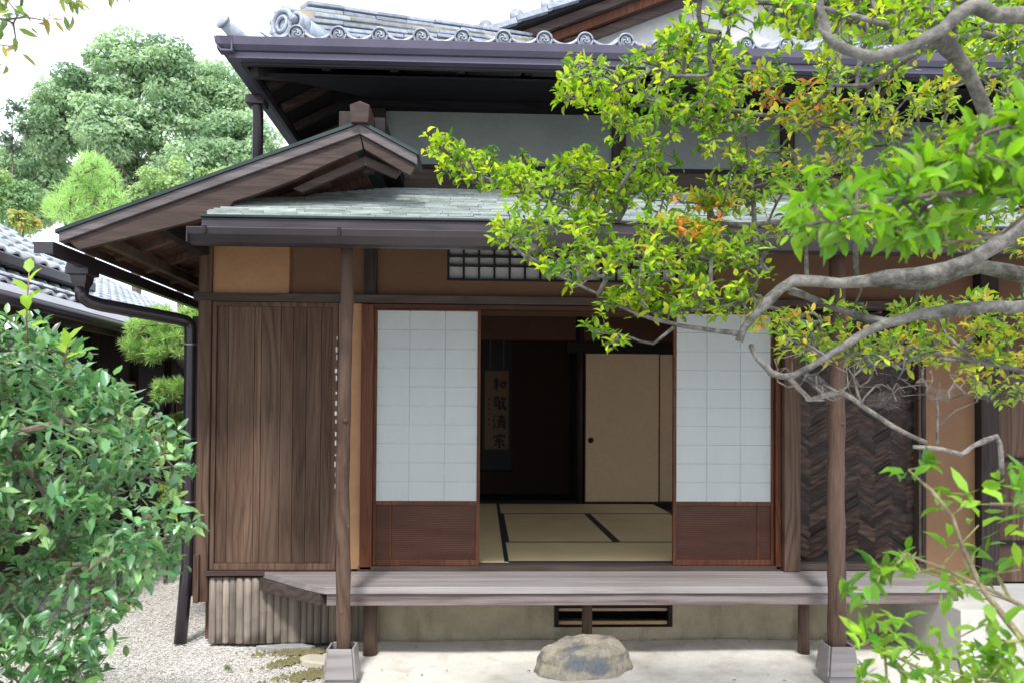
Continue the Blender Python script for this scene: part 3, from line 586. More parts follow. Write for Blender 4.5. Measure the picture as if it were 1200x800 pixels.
ug = part('upper_gutter', MB().ext([(cy-.02, 3.72), (cy-.09, 3.72), (cy-.115, 3.745), (cy-.125, 3.79), (cy-.118, 3.79), (cy-.108, 3.75), (cy-.088, 3.727), (cy-.022, 3.727)], cx-.12, 5.5).ext([(cy-.02, 3.68), (cy-.075, 3.68), (cy-.075, 3.7185), (cy-.02, 3.7185)], cx-.06, 5.5), M['gutter2'], .001)
part('gutter_run', MB().ext([(cx-.02, 3.70), (cx-.02, 3.79), (cx-.028, 3.79), (cx-.03, 3.708), (cx-.088, 3.712), (cx-.118, 3.75), (cx-.125, 3.79), (cx-.132, 3.79), (cx-.122, 3.745), (cx-.09, 3.70)], cy-.124, 5.5, 'y'), M['gutter2'], 0, ug)
up_ = P(312, 140, Y=.1)
part('upper_downpipe', MB().tube([(cx-.075, -.0, 3.69), (cx-.075, -.0, 3.64), (cx-.072, .02, 3.6), (cx-.07, .02, 2.6)], .036, 14), M['gutter'], 0)
part('upper_hopper', MB().box(cx-.14, cx-.01, -.06, .06, 3.64, 3.705), M['gutter'], .01)
# eave tiles
def eave_tile_mesh():
    b = MB(); r_ = .052
    b.tube([(0, -.0, 0), (0, .35, .14)], r_*.96, 16)
    b.tube([(0, -.02, 0), (0, .03, .0)], r_, 24)
    ring = [(math.cos(k/24*6.283)*r_*.88, -.024, math.sin(k/24*6.283)*r_*.88) for k in range(25)]; b.tube(ring, .0065, 6)
    for q in range(3):
        c_ = []
        for k in range(8):
            a = q*2.094+k*.32; rr = .006+.0034*k; c_.append((math.cos(a)*rr, -.024, math.sin(a)*rr))
        b.tube(c_, [.0075-.0008*k for k in range(8)], 6)
    return b
def pan_mesh(w):
    b = MB(); n = 10; vs = []
    for yy, zz, th in ((-.02, 0, 0), (.35, .14, 0)):
        for t_ in (0, 1):
            for k in range(n+1):
                u = k/n; s = -.045*math.sin(u*math.pi)+.0; vs.append((w*u, yy, zz+s+.0+(.02 if t_ == 0 else -.004)))
    m_ = n+1; fs = []
    for k in range(n):
        fs += [(k, k+1, m_+k+1, m_+k), (2*m_+k, k, 2*m_+k, 2*m_+k)][:1]
        fs += [(k, 2*m_+k, 2*m_+k+1, k+1), (m_+k, m_+k+1, 3*m_+k+1, 3*m_+k)]
    b.add(vs, fs, True); return b
first = None; fp = None; sp_ = .252
for i in range(27):
    x = cx+.34+i*sp_
    if first is None: first = part('round_eave_tile', eave_tile_mesh(), M['tile'], 0, UR); o = first; fp = part('pan_tile', pan_mesh(sp_-.06), M['tile'], 0, UR); p = fp
    else:
        o = first.copy(); COL.objects.link(o); p = fp.copy(); COL.objects.link(p)
    o.location = (x, cy-.03, cz+.06); p.location = (x+.03, cy-.03, cz+.065)
p = fp.copy(); COL.objects.link(p); p.location = (cx+.34+.03-sp_, cy-.03, cz+.062)
# tiled surface of the front slope
def tile_surface(o_, ux, vy, nu, nv, w, l, amp=.03, step=.02, clip=None):
    o_ = Vector(o_); ux = Vector(ux).normalized(); vy = Vector(vy).normalized(); nn = ux.cross(vy).normalized(); b = MB(); K = 6
    for j in range(nv):
        for i in range(nu):
            c0 = o_+ux*(i*w)+vy*(j*l)
            if clip and not clip(c0+ux*w*.5): continue
            vs = []
            for (dv, hh) in ((0, step), (1.06, 0)):
                for k in range(K+1):
                    u = k/K; s = amp*(math.sin(u*math.pi*2+.6))*.5; vs.append(c0+ux*(u*w)+vy*(dv*l)+nn*(s+hh))
            vs2 = [v-nn*step for v in vs[:K+1]]
            fs = [(k, k+1, K+2+k, K+1+k) for k in range(K)] + [(2*K+2+k, 2*K+3+k, k+1, k) for k in range(K)]
            b.add(vs+vs2, fs, True)
    return b
ts = tile_surface((cx+.1, cy+.02, cz+.02), (1, 0, 0), (0, 1, usl), 28, 10, sp_, .25, clip=lambda c: c.x-cx > (c.y-cy)+.1)
part('tiled_slope', ts, M['tile'], 0, UR)
# hip ridge: stacked flat tiles and round caps
hd = Vector((1, 1, usl)).normalized(); side = Vector((1, -1, 0)).normalized(); c0 = Vector((cx, cy, cz))
rb = MB()
for lv in range(7):
    s = .38+random.uniform(0, .1)
    while s < 4.2:
        ln = random.uniform(.26, .3); w = .22-.018*lv; off = random.uniform(-.006, .006)
        rb.bar(c0+hd*s+Vector((0, 0, .06+.04*lv+random.uniform(-.003, .003)))+side*off, c0+hd*(s+ln-.006)+Vector((0, 0, .06+.04*lv+random.uniform(-.003, .003)))+side*off, w, .024); s += ln
hr = part('hip_ridge', rb, M['tile'], .004, UR)
part('ridge_core', MB().bar(c0+hd*.3+Vector((0,0,.11)), c0+hd*4.2+Vector((0,0,.13)), .12, .26), M['found'], 0, hr)
# ornamental end tile and upturned corner tile
def disc(b, c, ax, r_, th, n=24): b.tube([c-ax*th, c+ax*th], r_, n)
ob = MB(); ax = Vector((-.55, -.83, 0)).normalized(); oc = c0+Vector((.26, .12, .2)); sd = Vector((.83, -.55, 0))
ob.tube([oc-ax*.0, oc-ax*.34], [.088, .08], 20)
def torus(b, c, ax_, R_, r_, n=26):
    u = ax_.orthogonal().normalized(); w = ax_.cross(u); b.tube([c+(u*math.cos(k/n*6.283)+w*math.sin(k/n*6.283))*R_ for k in range(n+1)], r_, 8)
oc1 = oc-sd*.04+Vector((0,0,.0))
disc(ob, oc1, ax, .1, .025); torus(ob, oc1+ax*.03, ax, .085, .018); torus(ob, oc1+ax*.035, ax, .045, .012)
oc2 = oc+sd*.085+Vector((0,0,-.02)); disc(ob, oc2, ax, .065, .03); torus(ob, oc2+ax*.035, ax, .052, .013); disc(ob, oc2+ax*.05+Vector((0,0,.01)), ax, .025, .02, 14)
for k in range(9):
    a = k/9*6.283; cc = oc1+ax*.02+sd*math.cos(a)*.1+Vector((0,0,math.sin(a)*.1)); ob.tube([cc-ax*.02, cc+ax*.02], .02, 8)
for (ox, oz, rr) in ((.02, -.1, .035), (.1, -.1, .04), (-.1, -.09, .03)): cc = oc+sd*ox+Vector((0,0,oz)); torus(ob, cc+ax*.03, ax, rr, .012, 16)
part('ridge_end_tile', ob, M['tile'], 0, UR)
k0 = P(283, 47, Y=cy-.05); k1 = P(262, 26, Y=cy-.15)
part('corner_tile', MB().tube([k0+(k0-k1)*.6, k0, k1], [.045, .045, .04], 18).tube([k1, k1+(k1-k0).normalized()*.014], [.048, .048], 18), M['tile'], 0, UR)
part('corner_pan', MB().tube([P(283, 42, Y=cy-.06), P(300, 48, Y=cy-.06), P(320, 49, Y=cy-.06), P(336, 46, Y=cy-.06)], .012, 8), M['tile'], 0, UR)
# --- main gable above, seen top centre
GY = 1.25
g0 = P(562, 48, Y=GY); gpk = Vector((2.3, GY, g0.z+(2.3-g0.x)*.40)); gR = Vector((4.9, GY, g0.z))
MG = part('main_gable_roof', MB().prism([g0+Vector((-.05,-.05,0)), gpk+Vector((0,-.05,0)), gR+Vector((0,-.05,0)), gR+Vector((0,-.05,-.05)), gpk+Vector((0,-.05,-.05)), g0+Vector((-.05,-.05,-.05))], (0, 3.2, 0)), M['dark'], 0)
for k in range(3):
    o1 = Vector((0, .06*k, -.052-.085*k)); part('barge_board', MB().prism([g0+o1, gpk+o1, gR+o1, gR+o1-Vector((0,0,.08)), gpk+o1-Vector((0,0,.08)), g0+o1-Vector((0,0,.08))], (0, .05, 0)), M['barge'] if k != 1 else M['red'], .004, MG)
vt = MB()
for sgn, A, B in ((1, g0, gpk), (-1, gR, gpk)):
    d = (B-A); n_ = int(d.length/.27); 
    for i in range(n_):
        q = A+d*(i+.2)/n_+Vector((0, -.07, .06)); vt.tube([q, q+Vector((0, .4, 0))], .05, 16).tube([q-Vector((0,.01,0)), q+Vector((0,.01,0))], .062, 18)
        q2 = A+d*(i+.7)/n_+Vector((0, -.06, .03)); vt.bar(A+d*(i+.2)/n_+Vector((0,-.05,.03)), A+d*(i+1.2)/n_+Vector((0,-.05,.01)), .1, .045)
part('verge_tiles', vt, M['tile'], 0, MG)
part('gable_wall', MB().prism([(g0.x+.75, GY+.35, 4.3), (4.4, GY+.35, 4.3), (4.4, GY+.35, 4.95), (2.3, GY+.35, 5.55), (g0.x+.75, GY+.35, 4.95)], (0, .05, 0)), M['white'], 0)
part('gable_beam', MB().box(.7, 4.5, GY+.28, GY+.34, 4.55, 4.66), M['dark'], .004)
part('gable_beam', MB().box(1.9, 3.0, GY+.25, GY+.34, 4.70, 4.76), M['bone'], .004)

# ================================================================ in the room
tm, tb, L = newmat('tatami_weave'); t = N(tm, 'ShaderNodeTexCoord'); v = t.outputs['Object']; k = noise(tm, L, v, 260, 3, .6, (1, .12, 1)); k2 = noise(tm, L, v, 3, 3)
r = ramp(tm, [(.3, (.68,.52,.28)), (.7, (.84,.68,.4))]); L.new(k, r.inputs[0]); r2 = ramp(tm, [(.3, (.85,.85,.85)), (.7, (1,1,1))]); L.new(k2, r2.inputs[0]); L.new(mixc(tm, L, 1, r.outputs[0], r2.outputs[0], 'MULTIPLY'), tb.inputs['Base Color']); tb.inputs['Roughness'].default_value = .55; bump(tm, L, tb, k, .3, .001)
hem = plain('mat_hem', (.012,.013,.022), .7)
mats = [(-.735, .175, .108, 1.85, 'y', 'narrow mat seen beside the open left paper door'), (-.735, .175, 1.853, 3.67, 'y', 'far left mat running to the scroll alcove'),
        (.178, 1.99, .108, .96, 'x', 'wide tatami mat just inside the open doorway'), (.178, 1.085, .963, 2.75, 'y', 'middle tatami mat left of the diagonal dark hem'),
        (1.088, 1.99, .963, 2.75, 'y', 'middle tatami mat right of the diagonal dark hem'), (.178, 1.99, 2.753, 3.67, 'x', 'tatami mat along the foot of the fusuma doors')]
for (x0, x1, y0, y1, ax, lb) in mats:
    o = MB().box(x0, x1, y0, y1, .471, ZF).build('tatami_mat', tm, None, .002); tag(o, lb, 'tatami mat', 'tatami mats on the room floor')
    w = .03; z0, z1 = ZF-.02, ZF+.0015
    if ax == 'y': hb_ = MB().box(x0-.001, x0+w, y0+.001, y1-.001, z0, z1).box(x1-w, x1+.001, y0+.001, y1-.001, z0, z1)
    else: hb_ = MB().box(x0+.001, x1-.001, y0-.001, y0+w, z0, z1).box(x0+.001, x1-.001, y1-w, y1+.001, z0, z1)
    hb_.build('hem', hem, o)
# hanging scroll with four brushed characters
sx0, sx1 = XP(568, 4.48), XP(596, 4.48); zc = lambda py: P(580, py, Y=4.48).z
scr = empty('hanging_scroll', ((sx0+sx1)/2, 4.49, zc(552)), 'hanging scroll with four brushed characters in the dark alcove', 'scroll')
MB().box(sx0-.035, sx1+.035, 4.488, 4.492, zc(550), zc(384)).build('mounting', plain('scroll_cloth', (.025,.026,.03), .8, isl=0), scr)
MB().box(sx0, sx1, 4.484, 4.487, zc(526), zc(434)).build('paper', plaster('scroll_paper', (.2,.135,.085), .05), scr)
MB().tube([(sx0-.06, 4.48, zc(551)), (sx1+.06, 4.48, zc(551))], .012, 10).build('roller', M['dark'], scr)
MB().box(sx0+.06, sx0+.075, 4.482, 4.487, zc(432), zc(384)).box(sx1-.075, sx1-.06, 4.482, 4.487, zc(432), zc(384)).build('ribbon', plain('ribbon', (.09,.09,.1), .8), scr)
ink = plain('ink', (.01, .01, .01), .7)
# strokes in a 10 x 10 cell, y up: each stroke is a list of (x, y, width)
CH = [
 [[(3.2,9.2,.7),(1.5,8.2,.6)],[(.6,6.9,.8),(4.9,7.5,.6)],[(2.8,8.4,.8),(2.8,5,.9),(2.6,.8,.7)],[(2.6,6.4,.6),(1.6,4.4,.5),(.4,3,.4)],[(2.9,6,.5),(4.4,4.4,.9)],[(5.9,6.4,.7),(5.8,4.6,.8),(6.2,3.1,.6)],[(6,6.5,.6),(9.2,6.7,.9),(8.6,4,.8)],[(6.2,3.3,.6),(8.7,3.7,.8)]],
 [[(.8,8.2,.7),(5,8.6,.6)],[(2,9.6,.7),(2,7.4,.7)],[(3.9,9.8,.7),(3.7,7.5,.7)],[(1.6,7,.6),(.5,5.2,.5)],[(1.4,6.5,.6),(4.9,6.7,.8),(4.6,1.4,.9),(3.6,1.9,.4)],[(1.5,5,.6),(1.6,3,.7)],[(1.6,5,.6),(3.4,5,.5),(3.2,3.1,.6),(1.7,3.2,.5)],[(7,9.6,.8),(5.6,6.7,.5)],[(6.4,8,.7),(9.6,8.2,.7)],[(8.4,8,.7),(7.2,4,.8),(5,.6,.5)],[(6.1,6.2,.5),(7.6,3.2,.9),(9.7,.6,1.1)]],
 [[(1,9,.8),(2,8.2,1)],[(.4,6.6,.7),(1.5,5.8,1)],[(.6,1,.7),(1.4,2.4,.6),(2.4,4.4,.4)],[(3.8,8.6,.7),(9,9,.6)],[(4.2,7.2,.6),(8.7,7.5,.6)],[(3.2,5.8,.8),(9.7,6.2,.7)],[(6.3,9.9,.8),(6.2,5.9,.7)],[(4.5,5,.6),(4.3,2.4,.7),(3.6,.4,.5)],[(4.6,4.9,.6),(8.5,5.1,.8),(8.4,1,.9),(7.3,1.3,.4)],[(4.7,3.6,.5),(8.3,3.7,.5)],[(4.6,2.3,.5),(8.2,2.4,.5)]],
 [[(5,9.9,.8),(5.2,8.8,.9)],[(1.4,8.3,.8),(1,6.9,.7)],[(1.5,8.1,.6),(9,8.4,.8),(8.2,7,.5)],[(3.6,7.4,.7),(3.6,4.9,.7)],[(3.6,6.2,.5),(6.2,6.4,.6)],[(1.6,4.9,.7),(8.6,5.2,.7)],[(5,5,.8),(5,.6,1),(4.1,1.2,.4)],[(3.3,3.8,.6),(1.4,1.6,.5)],[(6.6,3.8,.6),(8.8,1.6,1)]]]
cwid = (sx1-sx0)
for ci, chs in enumerate(CH):
    s_ = .0185; xo = (sx0+sx1)/2-.065+.01; zo = zc(438+22*ci+21)
    b = MB()
    for st in chs:
        pts = []; rr = []
        for k in range(len(st)-1):
            for q in range(4):
                u = q/4; x_, y_, w_ = [st[k][i]*(1-u)+st[k+1][i]*u for i in range(3)]; pts.append((x_, y_)); rr.append(w_*s_*.78*(1+.25*math.sin(math.pi*u)))
        pts.append(st[-1][:2]); rr.append(st[-1][2]*s_*.35)
        n = len(pts); vs = []
        for k in range(n):
            a_ = pts[max(k-1, 0)]; c_ = pts[min(k+1, n-1)]; dx, dy = c_[0]-a_[0], c_[1]-a_[1]; l_ = math.hypot(dx, dy) or 1
            for sg_ in (1, -1): vs.append((xo+pts[k][0]*s_-dy/l_*rr[k]*sg_, 4.4825-.0006*chs.index(st)*.3, zo+pts[k][1]*s_*1.05+dx/l_*rr[k]*sg_))
        b.add(vs, [(2*k, 2*k+1, 2*k+3, 2*k+2) for k in range(n-1)])
    b.build('brushed_character', ink, scr)
b = MB()
for i in range(6): z = zc(468+i*6); b.box(sx0+.045, sx0+.062, 4.482, 4.4835, z, z+.016).box(sx0+.04, sx0+.066, 4.482, 4.4832, z+.02, z+.025)
b.build('signature', ink, scr)
# ================================================================ plants
LT = np.array([(0,0,0),(.33,0,-.01),(.68,0,-.02),(1,0,-.1),(.3,.5,.09),(.66,.42,.06),(.3,-.5,.09),(.66,-.42,.06)], float)
LF = np.array([(0,1,4),(0,6,1),(1,2,5),(1,5,4),(1,6,7),(1,7,2),(2,3,5),(2,7,3)])
def unit(a): return a/np.maximum(np.linalg.norm(a, axis=-1, keepdims=True), 1e-9)
def leaves(name, pos, dr, nrm, ln, wd, tint, m, parent, T=LT, Fc=LF, smooth=True):
    n = len(pos); dr = unit(dr); sd = unit(np.cross(nrm, dr)); nn = np.cross(dr, sd)
    V = pos[:, None] + dr[:, None]*(T[None, :, :1]*ln[:, None, None]) + sd[:, None]*(T[None, :, 1:2]*wd[:, None, None]) + nn[:, None]*(T[None, :, 2:3]*ln[:, None, None]*rng.uniform(-.3, 2.4, (n, 1, 1)))
    k = len(T); FF = (Fc[None]+(np.arange(n)*k)[:, None, None]).reshape(-1, 3)
    return npmesh(name, V.reshape(-1, 3), FF, m, parent, np.repeat(tint, k, 0), smooth)
def inpoly(px, py, poly):
    ins = np.zeros(len(px), bool); n = len(poly)
    for i in range(n):
        x0, y0 = poly[i]; x1, y1 = poly[(i+1)%n]; c = ((y0 > py) != (y1 > py)) & (px < (x1-x0)*(py-y0)/(y1-y0+1e-9)+x0); ins ^= c
    return ins
def sample(poly, n, d0, d1):
    poly = np.array(poly, float); lo, hi = poly.min(0), poly.max(0); out = []
    while len(out) < n:
        q = rng.uniform(lo, hi, (n*3, 2)); q = q[inpoly(q[:, 0], q[:, 1], poly.tolist())]; out += q.tolist()
    q = np.array(out[:n]); d = rng.uniform(d0, d1, n)
    FW, RT, UP = np.array(fw), np.array(rt), np.array(up)
    v = FW + RT*((q[:, :1]-600)/F) + UP*((400-q[:, 1:])/F+SH*1200/F)
    return np.array([0, CY, CZ]) + v*d[:, None], q
def limb(pts, d=None):   # pixel polyline (px, py, depth, radius px) -> nodes
    return [(P(x, y, d=dd), r*dd/F) for (x, y, dd, r) in pts]
class Tree:
    def __init__(s, ang=0, k=1): s.ang = ang; s.k = k; s.mb = MB(); s.pos = []; s.par = []; s.rad = []
    def limb(s, nodes, seg=.06, wob=.006, n=9):
        P3 = [Vector(a) for a, r in nodes]; RR = [r for a, r in nodes]; pts = []; rr = []
        for i in range(len(P3)-1):
            k = max(2, int((P3[i+1]-P3[i]).length/seg))
            pm1 = P3[max(i-1, 0)]; p2 = P3[min(i+2, len(P3)-1)]
            for q in range(k):
                t = q/k; t2, t3 = t*t, t*t*t
                pt = .5*((2*P3[i])+(P3[i+1]-pm1)*t+(2*pm1-5*P3[i]+4*P3[i+1]-p2)*t2+(3*P3[i]-pm1-3*P3[i+1]+p2)*t3)
                pts.append(pt+Vector((random.gauss(0, wob), random.gauss(0, wob), random.gauss(0, wob)))*.5); lin = P3[i].lerp(P3[i+1], t); pts[-1] = pts[-1].lerp(lin, s.ang); rr.append((RR[i]*(1-t)+RR[i+1]*t)*s.k)
        pts.append(P3[-1]); rr.append(RR[-1])
        kn = [1+(.22 if random.random() < .12 else 0)+random.uniform(-.07, .07) for _ in rr]
        s.mb.tube(pts, [r*k_ for r, k_ in zip(rr, kn)], max(n, 10), wob=.05)
        b0 = len(s.pos)
        for i, p in enumerate(pts): s.pos.append(np.array(p)); s.par.append(-1); s.rad.append(rr[i])
    def grow(s, att, step=.05, r_tip=.0012, wob=.012, droop=0, maxr=.008, start_from=0):
        # join every attractor to the nearest node already there, nearest first
        base = np.array(s.pos[start_from:]); dm = np.min(np.linalg.norm(att[:, None]-base[None], axis=2), axis=1) if len(att)*len(base) < 2e7 else np.linalg.norm(att-base.mean(0), axis=1)
        order = np.argsort(dm); cap = len(base)+len(att)*14
        B = np.zeros((cap, 3)); B[:len(base)] = base; par = np.full(cap, -1); cnt = np.zeros(cap, int); n = len(base); n0 = n; tips = []
        for ai in order:
            a = att[ai]; d = np.linalg.norm(B[:n]-a, axis=1); j = int(np.argmin(d)); L_ = d[j]
            if L_ < step*.35: tips.append((j, ai)); continue
            k = max(1, min(13, int(L_/step))); prev = j; o0 = B[j].copy(); off = rng.normal(0, wob, 3)
            for q in range(1, k+1):
                if n >= cap-1: break
                u = q/k; p = o0*(1-u)+a*u+off*math.sin(math.pi*u)*min(1, L_*4)+rng.normal(0, wob*.3, 3)*(u < 1); p[2] += -droop*math.sin(math.pi*u)*L_
                B[n] = p; par[n] = prev; prev = n; n += 1
            tips.append((prev, ai))
        for j, _ in tips:
            while j >= 0: cnt[j] += 1; j = par[j]
        idx = np.arange(n0, n); rad = np.minimum(maxr, r_tip*np.sqrt(np.maximum(cnt, 1)))
        a = B[par[idx]]; b = B[idx]; d = unit(b-a); u = unit(np.cross(d, np.array([.3, .2, 1.0])+0*d)); w = np.cross(d, u); K = 5
        ang = np.arange(K)*2*math.pi/K
        ring = lambda c, r: c[:, None]+(u[:, None]*np.cos(ang)[None, :, None]+w[:, None]*np.sin(ang)[None, :, None])*r[:, None, None]
        ra = np.where(par[idx] >= n0, rad[np.maximum(par[idx], 0)], rad[idx]*1.2)
        V = np.concatenate([ring(a, ra), ring(b, rad[idx])], 1).reshape(-1, 3); m_ = len(idx)
        q = np.array([(k, (k+1)%K, K+(k+1)%K, K+k) for k in range(K)]); FQ = (q[None]+(np.arange(m_)*2*K)[:, None, None]).reshape(-1, 4)
        s.tw = (V, FQ); s.B = B[:n]; s.P = par[:n]; s.cnt = cnt[:n]; s.n0 = n0
        return [(j, B[j], unit(B[j]-B[par[j]]) if par[j] >= 0 else np.array([0, 0, 1.0])) for j, _ in tips]
def whorls(tips, per, ln, spread, upb, pal, jit=.012):
    pos = []; dr = []; nr = []; l = []; c = []
    for ti, (j, p, d) in enumerate(tips):
        k = rng.integers(per[0], per[1]+1); a0 = rng.uniform(0, 6.28); d = unit(d+np.array([0, 0, upb])); u = unit(np.cross(d, rng.normal(size=3))); w = np.cross(d, u); tc_ = pal(ti)
        for q in range(k):
            a = a0+q*6.283/k+rng.normal(0, .3); o = u*math.cos(a)+w*math.sin(a); e = unit(o*spread+d*rng.uniform(.3, 1)+rng.normal(0, .15, 3))
            pos.append(p+rng.normal(0, jit, 3)); dr.append(e); nr.append(unit(np.array([0, 0, 1.0])+d*.3+rng.normal(0, .35, 3))); l.append(rng.uniform(*ln)); c.append(np.clip(tc_*rng.uniform(.65, 1.3)+rng.normal(0, .008, 3), .005, 1))
    return map(np.array, (pos, dr, nr, l, c))
ML = {'thin': leafmat('thin_leaf', .45, .45, .4), 'gloss': leafmat('glossy_leaf', .3, .3, 1.0), 'far': leafmat('distant_leaf', .35, .6, .3)}
MBK = {'grey': bark('grey_bark', (.06,.056,.05), (.21,.2,.185), 42), 'brown': bark('brown_bark', (.09,.065,.05), (.2,.16,.13), 40), 'dead': bark('bleached_twig', (.13,.115,.1), (.26,.235,.22), 60)}
G = np.array
# ---- the foreground tree reaching in from the right
def enkianthus():
    T = empty('garden_tree', (2.35, -2.9, 0), 'grey limbed garden tree reaching in from the right over the tea house front', 'tree')
    t = Tree(.5, .66)
    tr = lambda z, r: (Vector((2.35+.1*math.sin(z*2), -2.9+.1*math.cos(z*1.5), z)), r)
    t.limb([tr(0, .09), tr(.8, .075), tr(1.6, .06), tr(2.4, .05), tr(3.1, .035)])
    L1 = [
     [(1420,150,2.2,17),(1240,232,2.15,15),(1170,285,2.15,14),(1110,318,2.2,13),(1040,325,2.25,12),(985,332,2.3,10),(932,328,2.3,10),(900,352,2.3,8.5),(872,385,2.3,7),(866,400,2.3,5)],
     [(1420,300,2.3,15),(1230,355,2.3,11),(1150,360,2.25,11),(1075,370,2.3,10),(1040,378,2.3,9),(1000,368,2.35,7),(950,350,2.35,6),(925,340,2.35,5)],
     [(1400,250,2.6,15),(1230,325,2.6,13),(1150,312,2.6,12),(1080,335,2.6,9),(1010,330,2.6,7)],
     [(1042,378,2.3,9),(1010,392,2.3,7),(970,418,2.3,6),(930,440,2.3,6),(905,438,2.3,5),(888,420,2.3,4),(880,405,2.35,3)],
     [(870,392,2.3,6),(840,388,2.3,4.5),(800,382,2.35,4),(765,374,2.35,3.5),(735,362,2.4,3.2),(700,345,2.4,2.6),(660,325,2.45,2),(620,300,2.5,1.5)],
     [(790,383,2.35,3),(765,402,2.35,2.6),(735,393,2.35,2),(705,390,2.35,1.5)],
     [(1400,20,1.7,18),(1230,20,1.65,15),(1165,18,1.62,14),(1140,6,1.62,13),(1105,34,1.6,12),(1070,55,1.6,11),(1028,68,1.6,10),(992,58,1.6,9.5),(970,45,1.6,8),(962,10,1.6,5),(966,-40,1.6,4)],
     [(968,44,1.6,6),(962,34,1.6,5),(963,0,1.6,3),(960,-40,1.6,2.5)],
     [(1098,42,1.62,12),(1125,72,1.7,12),(1145,108,1.75,12),(1158,140,1.8,11),(1185,200,1.85,9)],
     [(1140,5,1.62,9),(1128,-20,1.62,8),(1120,-60,1.62,8)],
     [(1110,52,1.9,6),(1080,40,2.0,6),(1020,24,2.0,5),(970,12,2.05,5),(915,4,2.05,4.5),(870,2,2.05,4),(820,-6,2.1,3)],
     [(1400,380,2.4,8),(1240,440,2.4,5),(1175,428,2.4,4.5),(1145,422,2.4,3.5),(1110,395,2.4,2.5)],
     [(1150,424,2.4,3),(1090,413,2.4,3),(1055,425,2.4,2.5),(1020,430,2.4,2)],
     [(1240,300,2.5,7),(1100,262,2.5,6),(1000,250,2.55,5),(900,262,2.55,4),(830,262,2.6,4),(770,268,2.6,3),(700,255,2.6,2.5),(620,230,2.65,2),(550,200,2.7,1.5),(510,178,2.7,1.2)],
     [(1240,180,2.6,6),(1100,160,2.6,5),(980,150,2.6,4),(860,130,2.65,3.5),(770,120,2.7,2.5),(700,100,2.7,1.6)],
     [(886,330,2.6,5),(884,260,2.65,4.5),(880,200,2.65,4),(872,140,2.65,3)],
     [(1004,330,2.7,5),(1002,250,2.7,4.5),(998,170,2.7,4),(1010,60,2.7,4)],
     [(945,330,2.6,3.5),(944,250,2.65,3.5),(930,180,2.65,3)],
     [(1240,60,2.2,8),(1150,40,2.2,6),(1080,60,2.2,4),(1020,100,2.3,3)]]
    for l in L1: t.limb(limb(l))
    dead = Tree(.6, .8)
    for l in ([(925,442,2.3,4),(950,468,2.4,3.5),(985,458,2.4,3.5),(1015,478,2.4,3.5),(1047,500,2.42,3.5),(1085,518,2.45,3)],
              [(1070,523,2.45,3),(1100,525,2.45,3.2),(1127,532,2.45,3.8),(1140,522,2.45,3.5),(1168,511,2.45,4),(1173,530,2.45,3.5),(1174,555,2.45,2.5)],
              [(1098,520,2.45,2),(1099,480,2.45,1.6),(1095,455,2.45,1.2)], [(1099,500,2.45,1.2),(1120,480,2.45,1),(1145,470,2.45,.8)],
              [(1010,476,2.4,2),(1000,440,2.4,1.8),(1020,425,2.4,1.5)]):
        dead.limb(limb(l), wob=.003, n=7)
    a_, q_ = sample([(930,400),(1060,400),(1160,440),(1150,470),(1080,470),(1000,470),(940,470),(890,430)], 150, 2.3, 2.6)
    dead.grow(a_, .03, .0009, .012, maxr=.003)
    a_2, _q = sample([(760,150),(900,120),(1060,160),(1060,260),(900,240),(760,220)], 0, 2.4, 2.9) if False else (a_, q_)
    dead.mb.build('dead_branch', MBK['dead'], T); o = npmesh('dead_branching', dead.tw[0], dead.tw[1], MBK['dead'], T); 
    regs = [([(484,160),(520,158),(560,178),(600,178),(650,185),(700,175),(760,170),(790,220),(740,262),(680,262),(620,240),(560,225),(515,200)], 470, 2.45, 2.95, 0),
            ([(575,250),(620,240),(760,260),(880,270),(900,340),(860,372),(780,372),(720,345),(660,345),(610,312),(575,285)], 430, 2.2, 2.7, 0),
            ([(648,85),(690,60),(740,70),(790,20),(850,30),(870,120),(830,180),(760,160),(690,140),(655,120)], 450, 2.3, 2.9, 0),
            ([(640,180),(760,150),(880,170),(900,260),(800,280),(700,250)], 80, 2.4, 2.9, 0),
            ([(840,60),(1000,70),(1200,60),(1260,180),(1230,300),(1000,290),(860,270),(850,150)], 860, 2.3, 3.0, 1),
            ([(780,-30),(1200,-30),(1260,60),(1180,70),(1050,60),(960,70),(850,20)], 520, 1.9, 2.7, 0),
            ([(690,345),(800,350),(830,372),(760,378),(735,370)], 60, 2.3, 2.45, 0), ([(690,380),(735,376),(740,396),(712,408),(695,398)], 16, 2.33, 2.38, 0),
            ([(870,372),(960,350),(1100,345),(1230,340),(1240,430),(1160,440),(1060,425),(1000,440),(930,425),(880,410)], 400, 2.3, 2.8, 2),
            ([(1120,440),(1220,430),(1230,480),(1160,490),(1120,478)], 30, 2.4, 2.7, 2),
            ([(760,250),(850,255),(850,300),(790,300),(750,285)], 55, 2.3, 2.5, 3), ([(780,225),(870,220),(870,250),(800,248)], 40, 2.5, 2.6, 3),
            ([(880,85),(990,90),(1000,160),(900,160)], 60, 2.4, 2.7, 3)]
    A = []; Kd = []
    for (poly, n, d0, d1, kd) in regs: a, q = sample(poly, n, d0, d1); A.append(a); Kd += [kd]*n
    A = np.concatenate(A); Kd = np.array(Kd)
    # clump the attractors a little so gaps open between sprays
    cl = A[rng.choice(len(A), 330, False)]; dd = np.linalg.norm(A[:, None]-cl[None], axis=2); nr_ = cl[np.argmin(dd, 1)]; A = A*np.array([.68,.68,.5])+nr_*np.array([.32,.32,.5])+rng.normal(0, .008, A.shape)*[1,1,.6]
    tips = t.grow(A, .045, .0013, .016, maxr=.007)
    kinds = []
